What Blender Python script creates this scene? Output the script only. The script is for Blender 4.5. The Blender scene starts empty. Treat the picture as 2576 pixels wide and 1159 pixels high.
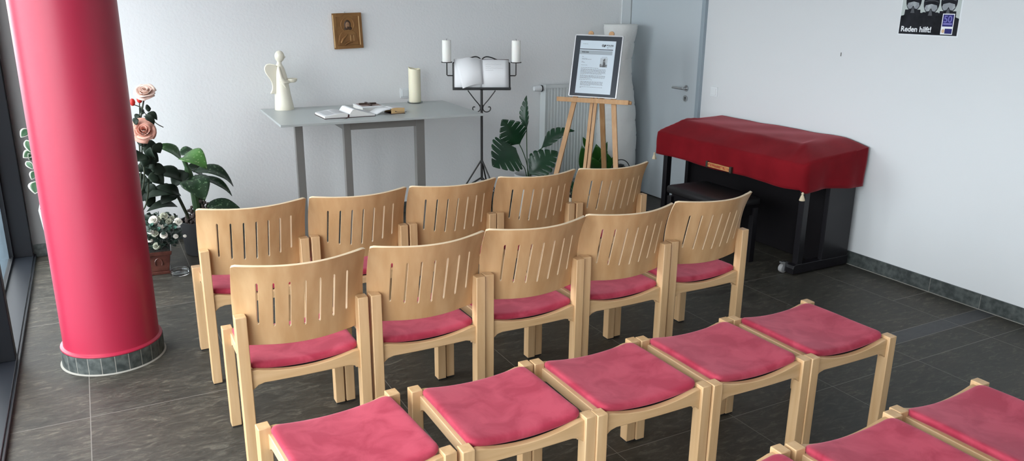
import bpy, bmesh, math, random
from mathutils import Vector, Matrix, Euler
random.seed(7)
SC = bpy.context.scene
COL = SC.collection
PI = math.pi
V = Vector

# ------------------------------------------------------------------ camera
F_PX, YAW, PITCH, ROLL, CAM_H = 1973.64, 0.491863, 0.285919, 0.0091045, 1.78
_cy, _sy, _cp, _sp = math.cos(YAW), math.sin(YAW), math.cos(PITCH), math.sin(PITCH)
FWD = V((_sy * _cp, _cy * _cp, -_sp))
_r = V((_cy, -_sy, 0)); _u = _r.cross(FWD)
RIGHT = _r * math.cos(ROLL) + _u * math.sin(ROLL)
UP = -_r * math.sin(ROLL) + _u * math.cos(ROLL)
CAM = V((0, 0, CAM_H))


def _ray(px, py):
    return RIGHT * ((px - 1288) / F_PX) + UP * (-(py - 579.5) / F_PX) + FWD


def at_y(px, py, y):
    d = _ray(px, py); return CAM + d * (y / d.y)


def at_x(px, py, x):
    d = _ray(px, py); return CAM + d * (x / d.x)


def at_z(px, py, z=0.0):
    d = _ray(px, py); return CAM + d * ((z - CAM_H) / d.z)


# ------------------------------------------------------------------ materials
def _n(nt, t, **kw):
    n = nt.nodes.new(t)
    for k, v in kw.items():
        setattr(n, k, v)
    return n


def mat(name, color, rough=0.5, metal=0.0, spec=0.5, bump=None, vary=None, sheen=0.0, coat=0.0, trans=0.0, sss=0.0, rvary=None):
    """Principled material. vary=(color2, scale, detail, (sx,sy,sz), lo, hi) mixes a noise; bump=(scale, strength, distance)."""
    m = bpy.data.materials.new(name); m.use_nodes = True
    nt = m.node_tree; b = nt.nodes['Principled BSDF']
    b.inputs['Base Color'].default_value = (*color, 1)
    b.inputs['Roughness'].default_value = rough
    b.inputs['Metallic'].default_value = metal
    b.inputs['Specular IOR Level'].default_value = spec
    b.inputs['Sheen Weight'].default_value = sheen
    b.inputs['Coat Weight'].default_value = coat
    b.inputs['Coat Roughness'].default_value = 0.1
    b.inputs['Transmission Weight'].default_value = trans
    if sss:
        b.inputs['Subsurface Weight'].default_value = sss
        b.inputs['Subsurface Radius'].default_value = (0.01, 0.006, 0.004)
    tc = _n(nt, 'ShaderNodeTexCoord')
    if vary:
        c2, sc, det, st, lo, hi = vary
        mp = _n(nt, 'ShaderNodeMapping'); mp.inputs['Scale'].default_value = st
        oi = _n(nt, 'ShaderNodeObjectInfo')
        ad = _n(nt, 'ShaderNodeVectorMath', operation='ADD')
        ml = _n(nt, 'ShaderNodeVectorMath', operation='SCALE'); ml.inputs['Scale'].default_value = 1.0
        cb = _n(nt, 'ShaderNodeCombineXYZ')
        mr = _n(nt, 'ShaderNodeMath', operation='MULTIPLY'); mr.inputs[1].default_value = 17.0
        nt.links.new(oi.outputs['Random'], mr.inputs[0])
        for i in range(3):
            nt.links.new(mr.outputs[0], cb.inputs[i])
        nt.links.new(tc.outputs['Object'], ad.inputs[0]); nt.links.new(cb.outputs[0], ad.inputs[1])
        nt.links.new(ad.outputs[0], mp.inputs['Vector'])
        nz = _n(nt, 'ShaderNodeTexNoise'); nz.inputs['Scale'].default_value = sc; nz.inputs['Detail'].default_value = det
        nt.links.new(mp.outputs[0], nz.inputs['Vector'])
        rp = _n(nt, 'ShaderNodeValToRGB')
        rp.color_ramp.elements[0].position = lo; rp.color_ramp.elements[1].position = hi
        rp.color_ramp.elements[0].color = (*color, 1); rp.color_ramp.elements[1].color = (*c2, 1)
        nt.links.new(nz.outputs['Fac'], rp.inputs['Fac'])
        nt.links.new(rp.outputs['Color'], b.inputs['Base Color'])
        if rvary:
            mm = _n(nt, 'ShaderNodeMapRange'); mm.inputs['To Min'].default_value = rvary[0]; mm.inputs['To Max'].default_value = rvary[1]
            nt.links.new(nz.outputs['Fac'], mm.inputs['Value']); nt.links.new(mm.outputs[0], b.inputs['Roughness'])
    if bump:
        nz2 = _n(nt, 'ShaderNodeTexNoise'); nz2.inputs['Scale'].default_value = bump[0]; nz2.inputs['Detail'].default_value = 4
        nt.links.new(tc.outputs['Object'], nz2.inputs['Vector'])
        bp = _n(nt, 'ShaderNodeBump'); bp.inputs['Strength'].default_value = bump[1]; bp.inputs['Distance'].default_value = bump[2]
        nt.links.new(nz2.outputs['Fac'], bp.inputs['Height']); nt.links.new(bp.outputs['Normal'], b.inputs['Normal'])
    return m


def wood(name, c1, c2, rough=0.42, axis=2, scale=5.0, stretch=14.0):
    """fine long grain along one axis of the part"""
    st = [stretch, stretch, stretch]; st[axis] = 0.8
    return mat(name, c1, rough, vary=(c2, scale, 6, tuple(st), 0.3, 0.75), bump=(220, 0.05, 0.001))


# ------------------------------------------------------------------ mesh building
class MB:
    def __init__(s):
        s.v, s.f, s.m = [], [], []

    def add(s, vs, fs, M=None, mi=0):
        o = len(s.v)
        for p in vs:
            p = V(p); s.v.append(M @ p if M is not None else p)
        for f in fs:
            s.f.append([i + o for i in f]); s.m.append(mi)
        return s

    def box(s, lo, hi, M=None, mi=0):
        x0, y0, z0 = lo; x1, y1, z1 = hi
        return s.add([(x0, y0, z0), (x1, y0, z0), (x1, y1, z0), (x0, y1, z0), (x0, y0, z1), (x1, y0, z1), (x1, y1, z1), (x0, y1, z1)],
                     [(3, 2, 1, 0), (4, 5, 6, 7), (0, 1, 5, 4), (1, 2, 6, 5), (2, 3, 7, 6), (3, 0, 4, 7)], M, mi)

    def cbox(s, c, size, M=None, mi=0):
        return s.box([c[i] - size[i] / 2 for i in range(3)], [c[i] + size[i] / 2 for i in range(3)], M, mi)

    def bar(s, p, q, w, d, up=(0, 0, 1), mi=0, w2=None, d2=None):
        """a rectangular bar from p to q, w wide sideways and d deep along up"""
        p, q = V(p), V(q); t = (q - p).normalized(); u = V(up); a = t.cross(u).normalized(); b = a.cross(t).normalized()
        w2 = w if w2 is None else w2; d2 = d if d2 is None else d2
        vs = []
        for c, ww, dd in ((p, w, d), (q, w2, d2)):
            for i, j in ((-1, -1), (1, -1), (1, 1), (-1, 1)):
                vs.append(c + a * i * ww / 2 + b * j * dd / 2)
        return s.add(vs, [(3, 2, 1, 0), (4, 5, 6, 7), (0, 1, 5, 4), (1, 2, 6, 5), (2, 3, 7, 6), (3, 0, 4, 7)], None, mi)

    def tube(s, pts, r, n=10, closed=False, mi=0, caps=True):
        pts = [V(p) for p in pts]; m = len(pts)
        rs = r if isinstance(r, (list, tuple)) else [r] * m
        o = len(s.v); prev = None
        for i, p in enumerate(pts):
            if closed:
                t = pts[(i + 1) % m] - pts[i - 1]
            else:
                t = pts[min(i + 1, m - 1)] - pts[max(i - 1, 0)]
            t.normalize()
            if prev is None:
                a = t.orthogonal().normalized()
            else:
                a = (prev - t * prev.dot(t))
                a = a.normalized() if a.length > 1e-6 else t.orthogonal().normalized()
            prev = a; b = t.cross(a)
            for k in range(n):
                an = 2 * PI * k / n
                s.v.append(p + (a * math.cos(an) + b * math.sin(an)) * rs[i])
        for i in range(m if closed else m - 1):
            j = (i + 1) % m
            for k in range(n):
                l = (k + 1) % n
                s.f.append([o + i * n + k, o + i * n + l, o + j * n + l, o + j * n + k]); s.m.append(mi)
        if caps and not closed:
            s.f.append([o + k for k in range(n)][::-1]); s.m.append(mi)
            s.f.append([o + (m - 1) * n + k for k in range(n)]); s.m.append(mi)
        return s

    def lathe(s, prof, c=(0, 0, 0), n=32, M=None, mi=0, mod=None, close=False):
        """prof: (r, z) from bottom to top; mod(angle, z)->radius factor"""
        o = len(s.v); c = V(c)
        for r, z in prof:
            for k in range(n):
                a = 2 * PI * k / n; rr = r * (mod(a, z) if mod else 1)
                p = c + V((rr * math.cos(a), rr * math.sin(a), z)); s.v.append(M @ p if M is not None else p)
        m = len(prof)
        for i in range(m - 1):
            for k in range(n):
                l = (k + 1) % n
                s.f.append([o + i * n + k, o + i * n + l, o + (i + 1) * n + l, o + (i + 1) * n + k]); s.m.append(mi)
        if not close:
            if prof[0][0] > 1e-5:
                s.f.append([o + k for k in range(n)][::-1]); s.m.append(mi)
            if prof[-1][0] > 1e-5:
                s.f.append([o + (m - 1) * n + k for k in range(n)]); s.m.append(mi)
        else:
            for k in range(n):
                l = (k + 1) % n
                s.f.append([o + (m - 1) * n + k, o + (m - 1) * n + l, o + l, o + k]); s.m.append(mi)
        return s

    def grid(s, P, mi=0):
        """P: rows of points"""
        o = len(s.v); R = len(P); C = len(P[0])
        for row in P:
            s.v.extend(V(p) for p in row)
        for i in range(R - 1):
            for j in range(C - 1):
                s.f.append([o + i * C + j, o + i * C + j + 1, o + (i + 1) * C + j + 1, o + (i + 1) * C + j]); s.m.append(mi)
        return s

    def prism(s, poly, a, b, M=None, mi=0):
        """poly in 2-D extruded: maps (u, v, w) with w from a to b"""
        n = len(poly)
        vs = [(p[0], p[1], a) for p in poly] + [(p[0], p[1], b) for p in poly]
        fs = [list(range(n))[::-1], list(range(n, 2 * n))] + [[i, (i + 1) % n, n + (i + 1) % n, n + i] for i in range(n)]
        return s.add(vs, fs, M, mi)

    def ball(s, c, r, n=12, M=None, mi=0):
        rx, ry, rz = r if isinstance(r, (tuple, list)) else (r, r, r)
        o = len(s.v); c = V(c)
        rows = n // 2
        for i in range(1, rows):
            th = PI * i / rows
            for k in range(n):
                a = 2 * PI * k / n
                p = c + V((rx * math.sin(th) * math.cos(a), ry * math.sin(th) * math.sin(a), -rz * math.cos(th)))
                s.v.append(M @ p if M is not None else p)
        for q in (c - V((0, 0, rz)), c + V((0, 0, rz))):
            s.v.append(M @ q if M is not None else q)
        b, t = o + (rows - 1) * n, o + (rows - 1) * n + 1
        for k in range(n):
            l = (k + 1) % n
            s.f.append([b, o + l, o + k]); s.m.append(mi)
            for i in range(rows - 2):
                s.f.append([o + i * n + k, o + i * n + l, o + (i + 1) * n + l, o + (i + 1) * n + k]); s.m.append(mi)
            e = o + (rows - 2) * n
            s.f.append([t, e + k, e + l]); s.m.append(mi)
        return s

    def build(s, name, m, parent=None, smooth=True, bevel=0, seg=2, solid=0, offset=0.0, subsurf=0, angle=40, fix=True):
        me = bpy.data.meshes.new(name)
        me.from_pydata([tuple(p) for p in s.v], [], s.f)
        mats = m if isinstance(m, (list, tuple)) else [m]
        for q in mats:
            me.materials.append(q)
        if len(mats) > 1:
            me.polygons.foreach_set('material_index', s.m)
        if fix:
            bm = bmesh.new(); bm.from_mesh(me); bmesh.ops.recalc_face_normals(bm, faces=bm.faces); bm.to_mesh(me); bm.free()
        if smooth:
            me.polygons.foreach_set('use_smooth', [True] * len(me.polygons))
            me.set_sharp_from_angle(angle=math.radians(angle))
        me.update()
        o = bpy.data.objects.new(name, me); COL.objects.link(o)
        if parent is not None:
            o.parent = parent
        if solid:
            md = o.modifiers.new('solid', 'SOLIDIFY'); md.thickness = solid; md.offset = offset
        if subsurf:
            md = o.modifiers.new('sub', 'SUBSURF'); md.levels = subsurf; md.render_levels = subsurf
        if bevel:
            md = o.modifiers.new('bevel', 'BEVEL'); md.width = bevel; md.segments = seg; md.limit_method = 'ANGLE'; md.angle_limit = math.radians(35)
        return o


def tag(o, label=None, cat=None, group=None, kind=None):
    if label: o['label'] = label
    if cat: o['category'] = cat
    if group: o['group'] = group
    if kind: o['kind'] = kind
    return o


def thing(name, label, cat, loc=(0, 0, 0), rz=0.0, group=None):
    o = bpy.data.objects.new(name, None); COL.objects.link(o)
    o.empty_display_size = 0.1
    o.location = loc; o.rotation_euler = (0, 0, rz)
    return tag(o, label, cat, group)


KIDS = {}


def copy_thing(root, name=None):
    c = root.copy(); COL.objects.link(c)
    for ch in [o for o in COL.objects if o.parent == root]:
        d = ch.copy(); COL.objects.link(d); d.parent = c
        for g in [o for o in COL.objects if o.parent == ch]:
            e = g.copy(); COL.objects.link(e); e.parent = d
    return c


def text(name, body, size, m, parent, M, extrude=0.0004, align='LEFT', bold=0.0):
    cu = bpy.data.curves.new(name, 'FONT'); cu.body = body; cu.size = size; cu.extrude = extrude; cu.align_x = align; cu.offset = bold
    cu.materials.append(m)
    tmp = bpy.data.objects.new(name + '_tmp', cu); COL.objects.link(tmp)
    me = bpy.data.meshes.new_from_object(tmp.evaluated_get(bpy.context.evaluated_depsgraph_get()))
    bpy.data.objects.remove(tmp); bpy.data.curves.remove(cu)
    me.transform(M); me.name = name
    o = bpy.data.objects.new(name, me); COL.objects.link(o); o.parent = parent
    return o


def frame_matrix(o, x, y, z):
    """local axes x, y, z at o"""
    x, y, z = V(x), V(y), V(z)
    return Matrix(((x.x, y.x, z.x, o[0]), (x.y, y.y, z.y, o[1]), (x.z, y.z, z.z, o[2]), (0, 0, 0, 1)))


def leaf_mesh(mb, b, t, width, nrm=(0, 0, 1), arch=0.1, fold=0.25, shape=0.8, nseg=10, nw=4, slits=0, curl=0.0, wave=0.0, mi=0):
    """one leaf blade from base b to tip t, arched along nrm, with a v-fold; slits>0 cuts deep lobes as on a monstera leaf"""
    b, t = V(b), V(t); d = t - b; L = d.length; n0 = V(nrm)
    n0 = (n0 - d * (n0.dot(d) / (L * L)))
    n0 = n0.normalized() if n0.length > 1e-5 else d.orthogonal().normalized()
    side = d.cross(n0).normalized()
    if slits:
        ss = []
        for k in range(slits):
            for f_ in (0.0, 0.10, 0.35, 0.65, 0.90): ss.append(((k + f_) / slits, f_ == 0.0 and k > 0))
        ss.append((1.0, False))
    else:
        ss = [(i / nseg, False) for i in range(nseg + 1)]
    rows = []
    for s_, cutrow in ss:
        c = b + d * s_ + n0 * (arch * L * 4 * s_ * (1 - s_)) - n0 * (curl * L * s_ ** 3)
        w = math.sin(PI * min(1.0, (s_ * 0.985 + 0.012)) ** shape) ** 0.85
        if slits:
            f_ = (s_ * slits) % 1.0
            w *= 0.90 + 0.13 * math.sin(PI * f_)
        row = []
        for j in range(-nw, nw + 1):
            q = j / nw
            ww = w * width / 2
            off = V((0, 0, 0))
            if slits:
                if cutrow and abs(q) > 0.30: ww *= 0.30 / abs(q)
                qe = abs(q) if not (cutrow and abs(q) > 0.30) else 0.30
                off = d * (0.16 * qe ** 1.4 * (1 - 0.5 * s_))
            row.append(c + off + side * (q * ww) + n0 * (abs(q) * ww * fold + wave * width * math.sin(s_ * 14 + (3 if q > 0 else 0)) * abs(q)))
        rows.append(row)
    mb.grid(rows, mi)
    return mb


def smooth_path(pts, n=6):
    pts = [V(p) for p in pts]
    if len(pts) < 3: return pts
    out = []
    for i in range(len(pts) - 1):
        p0 = pts[max(i - 1, 0)]; p1 = pts[i]; p2 = pts[i + 1]; p3 = pts[min(i + 2, len(pts) - 1)]
        for k in range(n):
            t = k / n
            out.append(0.5 * ((2 * p1) + (p2 - p0) * t + (2 * p0 - 5 * p1 + 4 * p2 - p3) * t * t + (3 * p1 - p0 - 3 * p2 + p3) * t ** 3))
    out.append(pts[-1]); return out
# ------------------------------------------------------------------ room materials
def floor_material():
    m = bpy.data.materials.new('slate floor tiles'); m.use_nodes = True
    nt = m.node_tree; b = nt.nodes['Principled BSDF']; L = nt.links.new
    geo = _n(nt, 'ShaderNodeNewGeometry'); sep = _n(nt, 'ShaderNodeSeparateXYZ'); L(geo.outputs['Position'], sep.inputs[0])

    def math_(op, a, bb=None, c=None):
        n = _n(nt, 'ShaderNodeMath', operation=op)
        for i, q in enumerate((a, bb, c)):
            if q is None: continue
            if isinstance(q, (int, float)): n.inputs[i].default_value = q
            else: L(q, n.inputs[i])
        return n.outputs[0]
    X, Y = sep.outputs['X'], sep.outputs['Y']
    xs = math_('ADD', X, 0.176 + 6.34)
    gx = math_('LESS_THAN', math_('PINGPONG', xs, 0.317), 0.0018)
    g = gx
    YL = [6.10, 4.841, 3.587, 2.583, 2.472, 2.290, 1.03, -0.23, -1.49]
    for y in YL:
        g = math_('MAXIMUM', g, math_('COMPARE', Y, y, 0.0019))
    cut = math_('MULTIPLY', math_('COMPARE', Y, 2.913, 0.0024), math_('GREATER_THAN', X, 4.26))
    g = math_('MAXIMUM', g, cut)
    strip = math_('COMPARE', Y, 2.5275, 0.0555)
    # per-tile offset
    row = None
    for y in YL:
        q = math_('GREATER_THAN', Y, y); row = q if row is None else math_('ADD', row, q)
    cell = math_('FLOOR', math_('DIVIDE', xs, 0.634))
    cid = _n(nt, 'ShaderNodeCombineXYZ'); L(cell, cid.inputs[0]); L(row, cid.inputs[1])
    wn = _n(nt, 'ShaderNodeTexWhiteNoise', noise_dimensions='3D'); L(cid.outputs[0], wn.inputs['Vector'])
    off = _n(nt, 'ShaderNodeVectorMath', operation='SCALE'); off.inputs['Scale'].default_value = 9.0; L(wn.outputs['Color'], off.inputs[0])
    ps = _n(nt, 'ShaderNodeVectorMath', operation='ADD'); L(geo.outputs['Position'], ps.inputs[0]); L(off.outputs[0], ps.inputs[1])
    mp = _n(nt, 'ShaderNodeMapping'); mp.inputs['Scale'].default_value = (1.0, 3.0, 1.0); L(ps.outputs[0], mp.inputs['Vector'])
    n1 = _n(nt, 'ShaderNodeTexNoise'); n1.inputs['Scale'].default_value = 11; n1.inputs['Detail'].default_value = 12; n1.inputs['Roughness'].default_value = 0.78
    n1.inputs['Distortion'].default_value = 0.9
    L(mp.outputs[0], n1.inputs['Vector'])
    n2 = _n(nt, 'ShaderNodeTexNoise'); n2.inputs['Scale'].default_value = 2.2; n2.inputs['Detail'].default_value = 3; L(ps.outputs[0], n2.inputs['Vector'])
    r1 = _n(nt, 'ShaderNodeValToRGB'); cr = r1.color_ramp
    cr.elements[0].position = 0.3; cr.elements[0].color = (0.016, 0.0145, 0.012, 1)
    cr.elements[1].position = 0.74; cr.elements[1].color = (0.190, 0.175, 0.142, 1)
    e = cr.elements.new(0.53); e.color = (0.054, 0.050, 0.041, 1)
    L(n1.outputs['Fac'], r1.inputs['Fac'])
    mx = _n(nt, 'ShaderNodeMix', data_type='RGBA', blend_type='MULTIPLY'); mx.inputs['Factor'].default_value = 0.6
    r2 = _n(nt, 'ShaderNodeValToRGB'); r2.color_ramp.elements[0].position = 0.35; r2.color_ramp.elements[0].color = (0.70, 0.74, 0.73, 1)
    r2.color_ramp.elements[1].position = 0.65; r2.color_ramp.elements[1].color = (1.15, 1.08, 1.0, 1)
    L(n2.outputs['Fac'], r2.inputs['Fac']); L(r1.outputs[0], mx.inputs['A']); L(r2.outputs[0], mx.inputs['B'])
    ms = _n(nt, 'ShaderNodeMix', data_type='RGBA'); L(strip, ms.inputs['Factor']); L(mx.outputs['Result'], ms.inputs['A']); ms.inputs['B'].default_value = (0.060, 0.060, 0.062, 1)
    mg = _n(nt, 'ShaderNodeMix', data_type='RGBA'); L(g, mg.inputs['Factor']); L(ms.outputs['Result'], mg.inputs['A']); mg.inputs['B'].default_value = (0.19, 0.175, 0.155, 1)
    L(mg.outputs['Result'], b.inputs['Base Color'])
    rr = _n(nt, 'ShaderNodeMapRange'); rr.inputs['To Min'].default_value = 0.36; rr.inputs['To Max'].default_value = 0.70; L(n1.outputs['Fac'], rr.inputs['Value'])
    L(rr.outputs[0], b.inputs['Roughness'])
    b.inputs['Specular IOR Level'].default_value = 0.42
    hh = math_('SUBTRACT', math_('MULTIPLY', n1.outputs['Fac'], math_('SUBTRACT', 1.0, strip)), math_('MULTIPLY', g, 0.5))
    bp = _n(nt, 'ShaderNodeBump'); bp.inputs['Strength'].default_value = 0.5; bp.inputs['Distance'].default_value = 0.004
    L(hh, bp.inputs['Height']); L(bp.outputs[0], b.inputs['Normal'])
    return m


M_FLOOR = floor_material()
M_WALL_B = mat('rough white plaster', (0.775, 0.785, 0.785), 0.9, spec=0.2, bump=(60, 0.28, 0.006))
M_WALL_R = mat('smooth white wall paint', (0.68, 0.698, 0.706), 0.85, spec=0.2, bump=(160, 0.12, 0.002))
M_CEIL = mat('ceiling paint', (0.84, 0.84, 0.83), 0.9, spec=0.2)
M_ANTH = mat('anthracite aluminium', (0.007, 0.008, 0.010), 0.45, spec=0.22)
M_LEDGE = mat('dark ledge coating', (0.012, 0.015, 0.020), 0.38, spec=0.45)
M_SKIRT = mat('slate skirting', (0.030, 0.037, 0.036), 0.5, vary=((0.115, 0.13, 0.122), 9, 8, (3, 3, 3), 0.35, 0.78), bump=(40, 0.2, 0.003))
M_GROUT = mat('grey grout', (0.30, 0.29, 0.26), 0.9)
M_DOOR = mat('pale blue grey door paint', (0.50, 0.555, 0.585), 0.5, spec=0.4)
M_STEEL = mat('brushed steel', (0.55, 0.56, 0.57), 0.32, metal=1.0)
M_WHITEP = mat('white plastic', (0.74, 0.77, 0.78), 0.45)
M_PILLAR = mat('raspberry red wall paint', (0.375, 0.017, 0.050), 0.37, spec=0.5, bump=(240, 0.05, 0.001))
M_GROUND = mat('outside paving', (0.075, 0.115, 0.145), 0.9, vary=((0.095, 0.14, 0.175), 3, 4, (1, 1, 1), 0.3, 0.7))


def glass_pane_material():
    m = bpy.data.materials.new('window glass'); m.use_nodes = True
    nt = m.node_tree; nt.nodes.remove(nt.nodes['Principled BSDF']); out = nt.nodes['Material Output']
    tr = _n(nt, 'ShaderNodeBsdfTransparent'); tr.inputs['Color'].default_value = (0.97, 0.98, 0.98, 1)
    gl = _n(nt, 'ShaderNodeBsdfGlossy'); gl.inputs['Roughness'].default_value = 0.02
    fr = _n(nt, 'ShaderNodeFresnel'); geo = _n(nt, 'ShaderNodeNewGeometry'); mr = _n(nt, 'ShaderNodeMapRange')   # same reflectance on both faces of the pane
    mr.inputs['To Min'].default_value = 1.35; mr.inputs['To Max'].default_value = 1 / 1.35
    nt.links.new(geo.outputs['Backfacing'], mr.inputs['Value']); nt.links.new(mr.outputs[0], fr.inputs['IOR'])
    mx = _n(nt, 'ShaderNodeMixShader')
    nt.links.new(fr.outputs[0], mx.inputs[0]); nt.links.new(tr.outputs[0], mx.inputs[1]); nt.links.new(gl.outputs[0], mx.inputs[2])
    nt.links.new(mx.outputs[0], out.inputs['Surface'])
    return m


M_PANE = glass_pane_material()

X0, XG, X1, YB, YF, ZC = -0.49, -0.62, 4.62, 6.26, -2.6, 2.75
S = 'structure'
tag(MB().box((XG - 0.012, YF - 0.1, -0.12), (X1 + 0.1, YB + 0.1, 0)).build('floor', M_FLOOR, smooth=False), 'dark slate tiled floor with pale grout lines', 'floor', kind=S)
tag(MB().box((XG - 0.1, YF - 0.1, ZC), (X1 + 0.1, YB + 0.1, ZC + 0.12)).build('ceiling', M_CEIL, smooth=False), 'plain white ceiling over the room', 'ceiling', kind=S)
tag(MB().box((XG - 0.012, YB, 0), (X1 + 0.12, YB + 0.12, ZC)).build('wall_back', M_WALL_B, smooth=False), 'rough plastered white wall behind the altar table', 'wall', kind=S)
tag(MB().box((X1, YF, 0), (X1 + 0.12, YB, ZC)).build('wall_right', M_WALL_R, smooth=False), 'smooth white wall behind the piano', 'wall', kind=S)
tag(MB().box((XG - 0.1, YF - 0.12, 0), (X1 + 0.12, YF, ZC)).build('wall_front', mat('beige end wall', (0.42, 0.40, 0.37), 0.85), smooth=False), 'plain beige wall at the other end of the room, opposite the altar', 'wall', kind=S)

# glazed facade on the left: ledge, posts, panes
tag(MB().box((XG - 0.012, YF, 0), (X0, YB, 0.03)).box((X0 - 0.004, YF, 0), (X0 + 0.012, YB, 0.022)).build('trim_1', M_LEDGE, smooth=False, bevel=0.003),
    'low dark ledge along the foot of the glazed wall', 'ledge', kind=S)
POSTS = [6.18, 4.32, 2.46, 0.60, -1.26]
for i, y in enumerate(POSTS):
    d = 0.07
    tag(MB().box((XG - 0.012, y - 0.005, 0.03), (X0 - 0.002, y + d, ZC)).build('trim_%d' % (i + 2), M_ANTH, smooth=False, bevel=0.003),
        ('dark metal end post of the glazed wall at the back corner' if i == 0 else 'deep dark metal post of the glazed wall beside the red pillar' if i == 1 else 'deep dark metal post of the glazed wall, number %d from the back' % (i + 1)), 'window post', kind=S)
ends = [YF] + POSTS[::-1]
for i in range(len(ends) - 1):
    a = ends[i] + (0.065 if i else 0); b = ends[i + 1] - 0.005
    w = thing('window_%d' % (i + 1), 'tall window pane of the glazed wall, %s' % ('next to the back corner' if i == len(ends) - 2 else 'bay %d from the front of the room' % (i + 1)), 'window', (XG, (a + b) / 2, 0.03))
    w['kind'] = S
    h = (b - a) / 2
    MB().box((-0.006, -h, 0), (0.006, h, ZC - 0.03)).build('pane', M_PANE, w, smooth=False)
    f = MB()
    f.box((-0.012, -h, 0), (0.012, h, 0.02)).box((-0.012, -h, ZC - 0.13), (0.03, h, ZC - 0.03))
    f.box((-0.012, -h, 0), (0.014, -h + 0.03, ZC - 0.03)).box((-0.012, h - 0.03, 0), (0.014, h, ZC - 0.03))
    f.build('frame', M_ANTH, w, smooth=False)
tag(MB().box((-9.5, -60, -0.35), (XG - 0.1, 60, -0.3)).build('ground_outside', M_GROUND, smooth=False), 'grey paving outside the glazed wall', 'ground', kind=S)
tag(MB().box((-90, -90, -0.35), (-9.5, 90, -0.29)).build('ground_reflector', mat('pale reflector ground', (0.72, 0.72, 0.70), 0.9), smooth=False), 'unseen pale ground beyond the paving, added to brighten the pillar highlight', 'ground', kind=S)  # bright ground added out of view to feed the highlight on the pillar
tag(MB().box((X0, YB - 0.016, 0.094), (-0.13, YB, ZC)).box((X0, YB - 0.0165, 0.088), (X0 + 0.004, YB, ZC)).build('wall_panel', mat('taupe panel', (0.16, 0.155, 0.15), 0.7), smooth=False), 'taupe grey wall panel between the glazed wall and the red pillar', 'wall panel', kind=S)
# skirting tiles
sk = MB(); sk.box((X0, YB - 0.012, 0), (X1, YB, 0.093))
tag(sk.build('baseboard_back', M_SKIRT, smooth=False, bevel=0.002), 'slate skirting tiles along the foot of the plastered wall', 'skirting', kind=S)
sk = MB(); jn = [YF, -1.26, 0.0, 1.3, 2.582, 2.914, 3.63, 5.21]
for a, b in zip(jn[:-1], jn[1:]):
    sk.box((X1 - 0.012, a + 0.0018, 0), (X1, b - 0.0018, 0.093), mi=0)
sk.box((X1 - 0.010, YF, 0), (X1 - 0.001, 5.20, 0.0925), mi=1)
sk.box((X1 - 0.019, YF, 0), (X1 - 0.010, 5.2, 0.003), mi=1)
tag(sk.build('baseboard_right', [M_SKIRT, M_GROUT], smooth=False), 'slate skirting tiles along the foot of the right-hand wall', 'skirting', kind=S)
tag(MB().box((4.495, YB - 0.012, 0.093), (4.60, YB, ZC)).build('trim_7', M_WHITEP, smooth=False, bevel=0.002), 'white upright strip in the corner beside the door', 'trim', kind=S)

# door at the far end of the right wall
dr = thing('door_1', 'pale blue-grey door with steel lever handle in the far corner', 'door', (X1, 5.74, 0)); dr['kind'] = S
MB().box((-0.02, -0.478, 0.008), (0.02, 0.5, 2.08)).build('leaf', M_DOOR, dr, smooth=False, bevel=0.003)
fm = MB()
fm.box((-0.032, -0.53, 0), (0.02, -0.488, 2.14)).box((-0.032, -0.53, 2.09), (0.02, 0.5, 2.14))
fm.build('frame', mat('grey steel door frame', (0.30, 0.36, 0.40), 0.4), dr, smooth=False, bevel=0.003)
hy = 5.385 - 5.74
hd = MB()
hd.tube([(-0.021, hy, 1.052), (-0.032, hy, 1.052)], 0.026, 24)
hd.tube([(-0.03, hy, 1.052), (-0.068, hy, 1.052), (-0.074, hy + 0.012, 1.052), (-0.076, hy + 0.125, 1.052)], 0.0095, 12)
hd.build('handle', M_STEEL, dr)
kh = MB(); kh.tube([(-0.021, hy, 0.965), (-0.030, hy, 0.965)], 0.026, 24)
ke = kh.build('keyhole_plate', M_STEEL, dr)
MB().tube([(-0.0302, hy, 0.970), (-0.0308, hy, 0.970)], 0.007, 16).box((-0.0308, hy - 0.003, 0.948), (-0.0302, hy + 0.003, 0.968)).build('keyhole', M_ANTH, ke)

# round pillar
PX, PY = -0.055, 4.24
pl = thing('pillar', 'round raspberry-red pillar beside the glazed wall', 'pillar', (PX, PY, 0)); pl['kind'] = S
MB().lathe([(0.234, 0.0885), (0.2365, 0.092), (0.2355, 0.097), (0.229, 0.100), (0.2225, 0.104), (0.2215, 0.115), (0.2215, ZC)], n=96).build('shaft', M_PILLAR, pl)
tb = MB(); tb.lathe([(0.2368, 0.0), (0.2368, 0.088)], n=72, mi=1); tb.lathe([(0.246, 0.0), (0.240, 0.004), (0.2335, 0.006)], n=72, mi=1)
NT = 24
for k in range(NT):
    a0 = 2 * PI * (k + 0.03) / NT; a1 = 2 * PI * (k + 0.97) / NT
    a = [a0 + (a1 - a0) * q / 3 for q in range(4)]
    ro, ri = 0.2375, 0.232
    pts = [(ro * math.cos(t), ro * math.sin(t)) for t in a] + [(ri * math.cos(t), ri * math.sin(t)) for t in a[::-1]]
    tb.prism(pts, 0.004, 0.089)
tb.build('base_tiles', [M_SKIRT, M_GROUT], pl, angle=30)
MB().tube([(0.0, -0.22, 1.80), (0.0, -0.24, 1.80), (0.0, -0.243, 1.812)], 0.004, 8).build('hook', M_ANTH, pl).matrix_local = Matrix.Rotation(math.radians(80), 4, 'Z')
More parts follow.
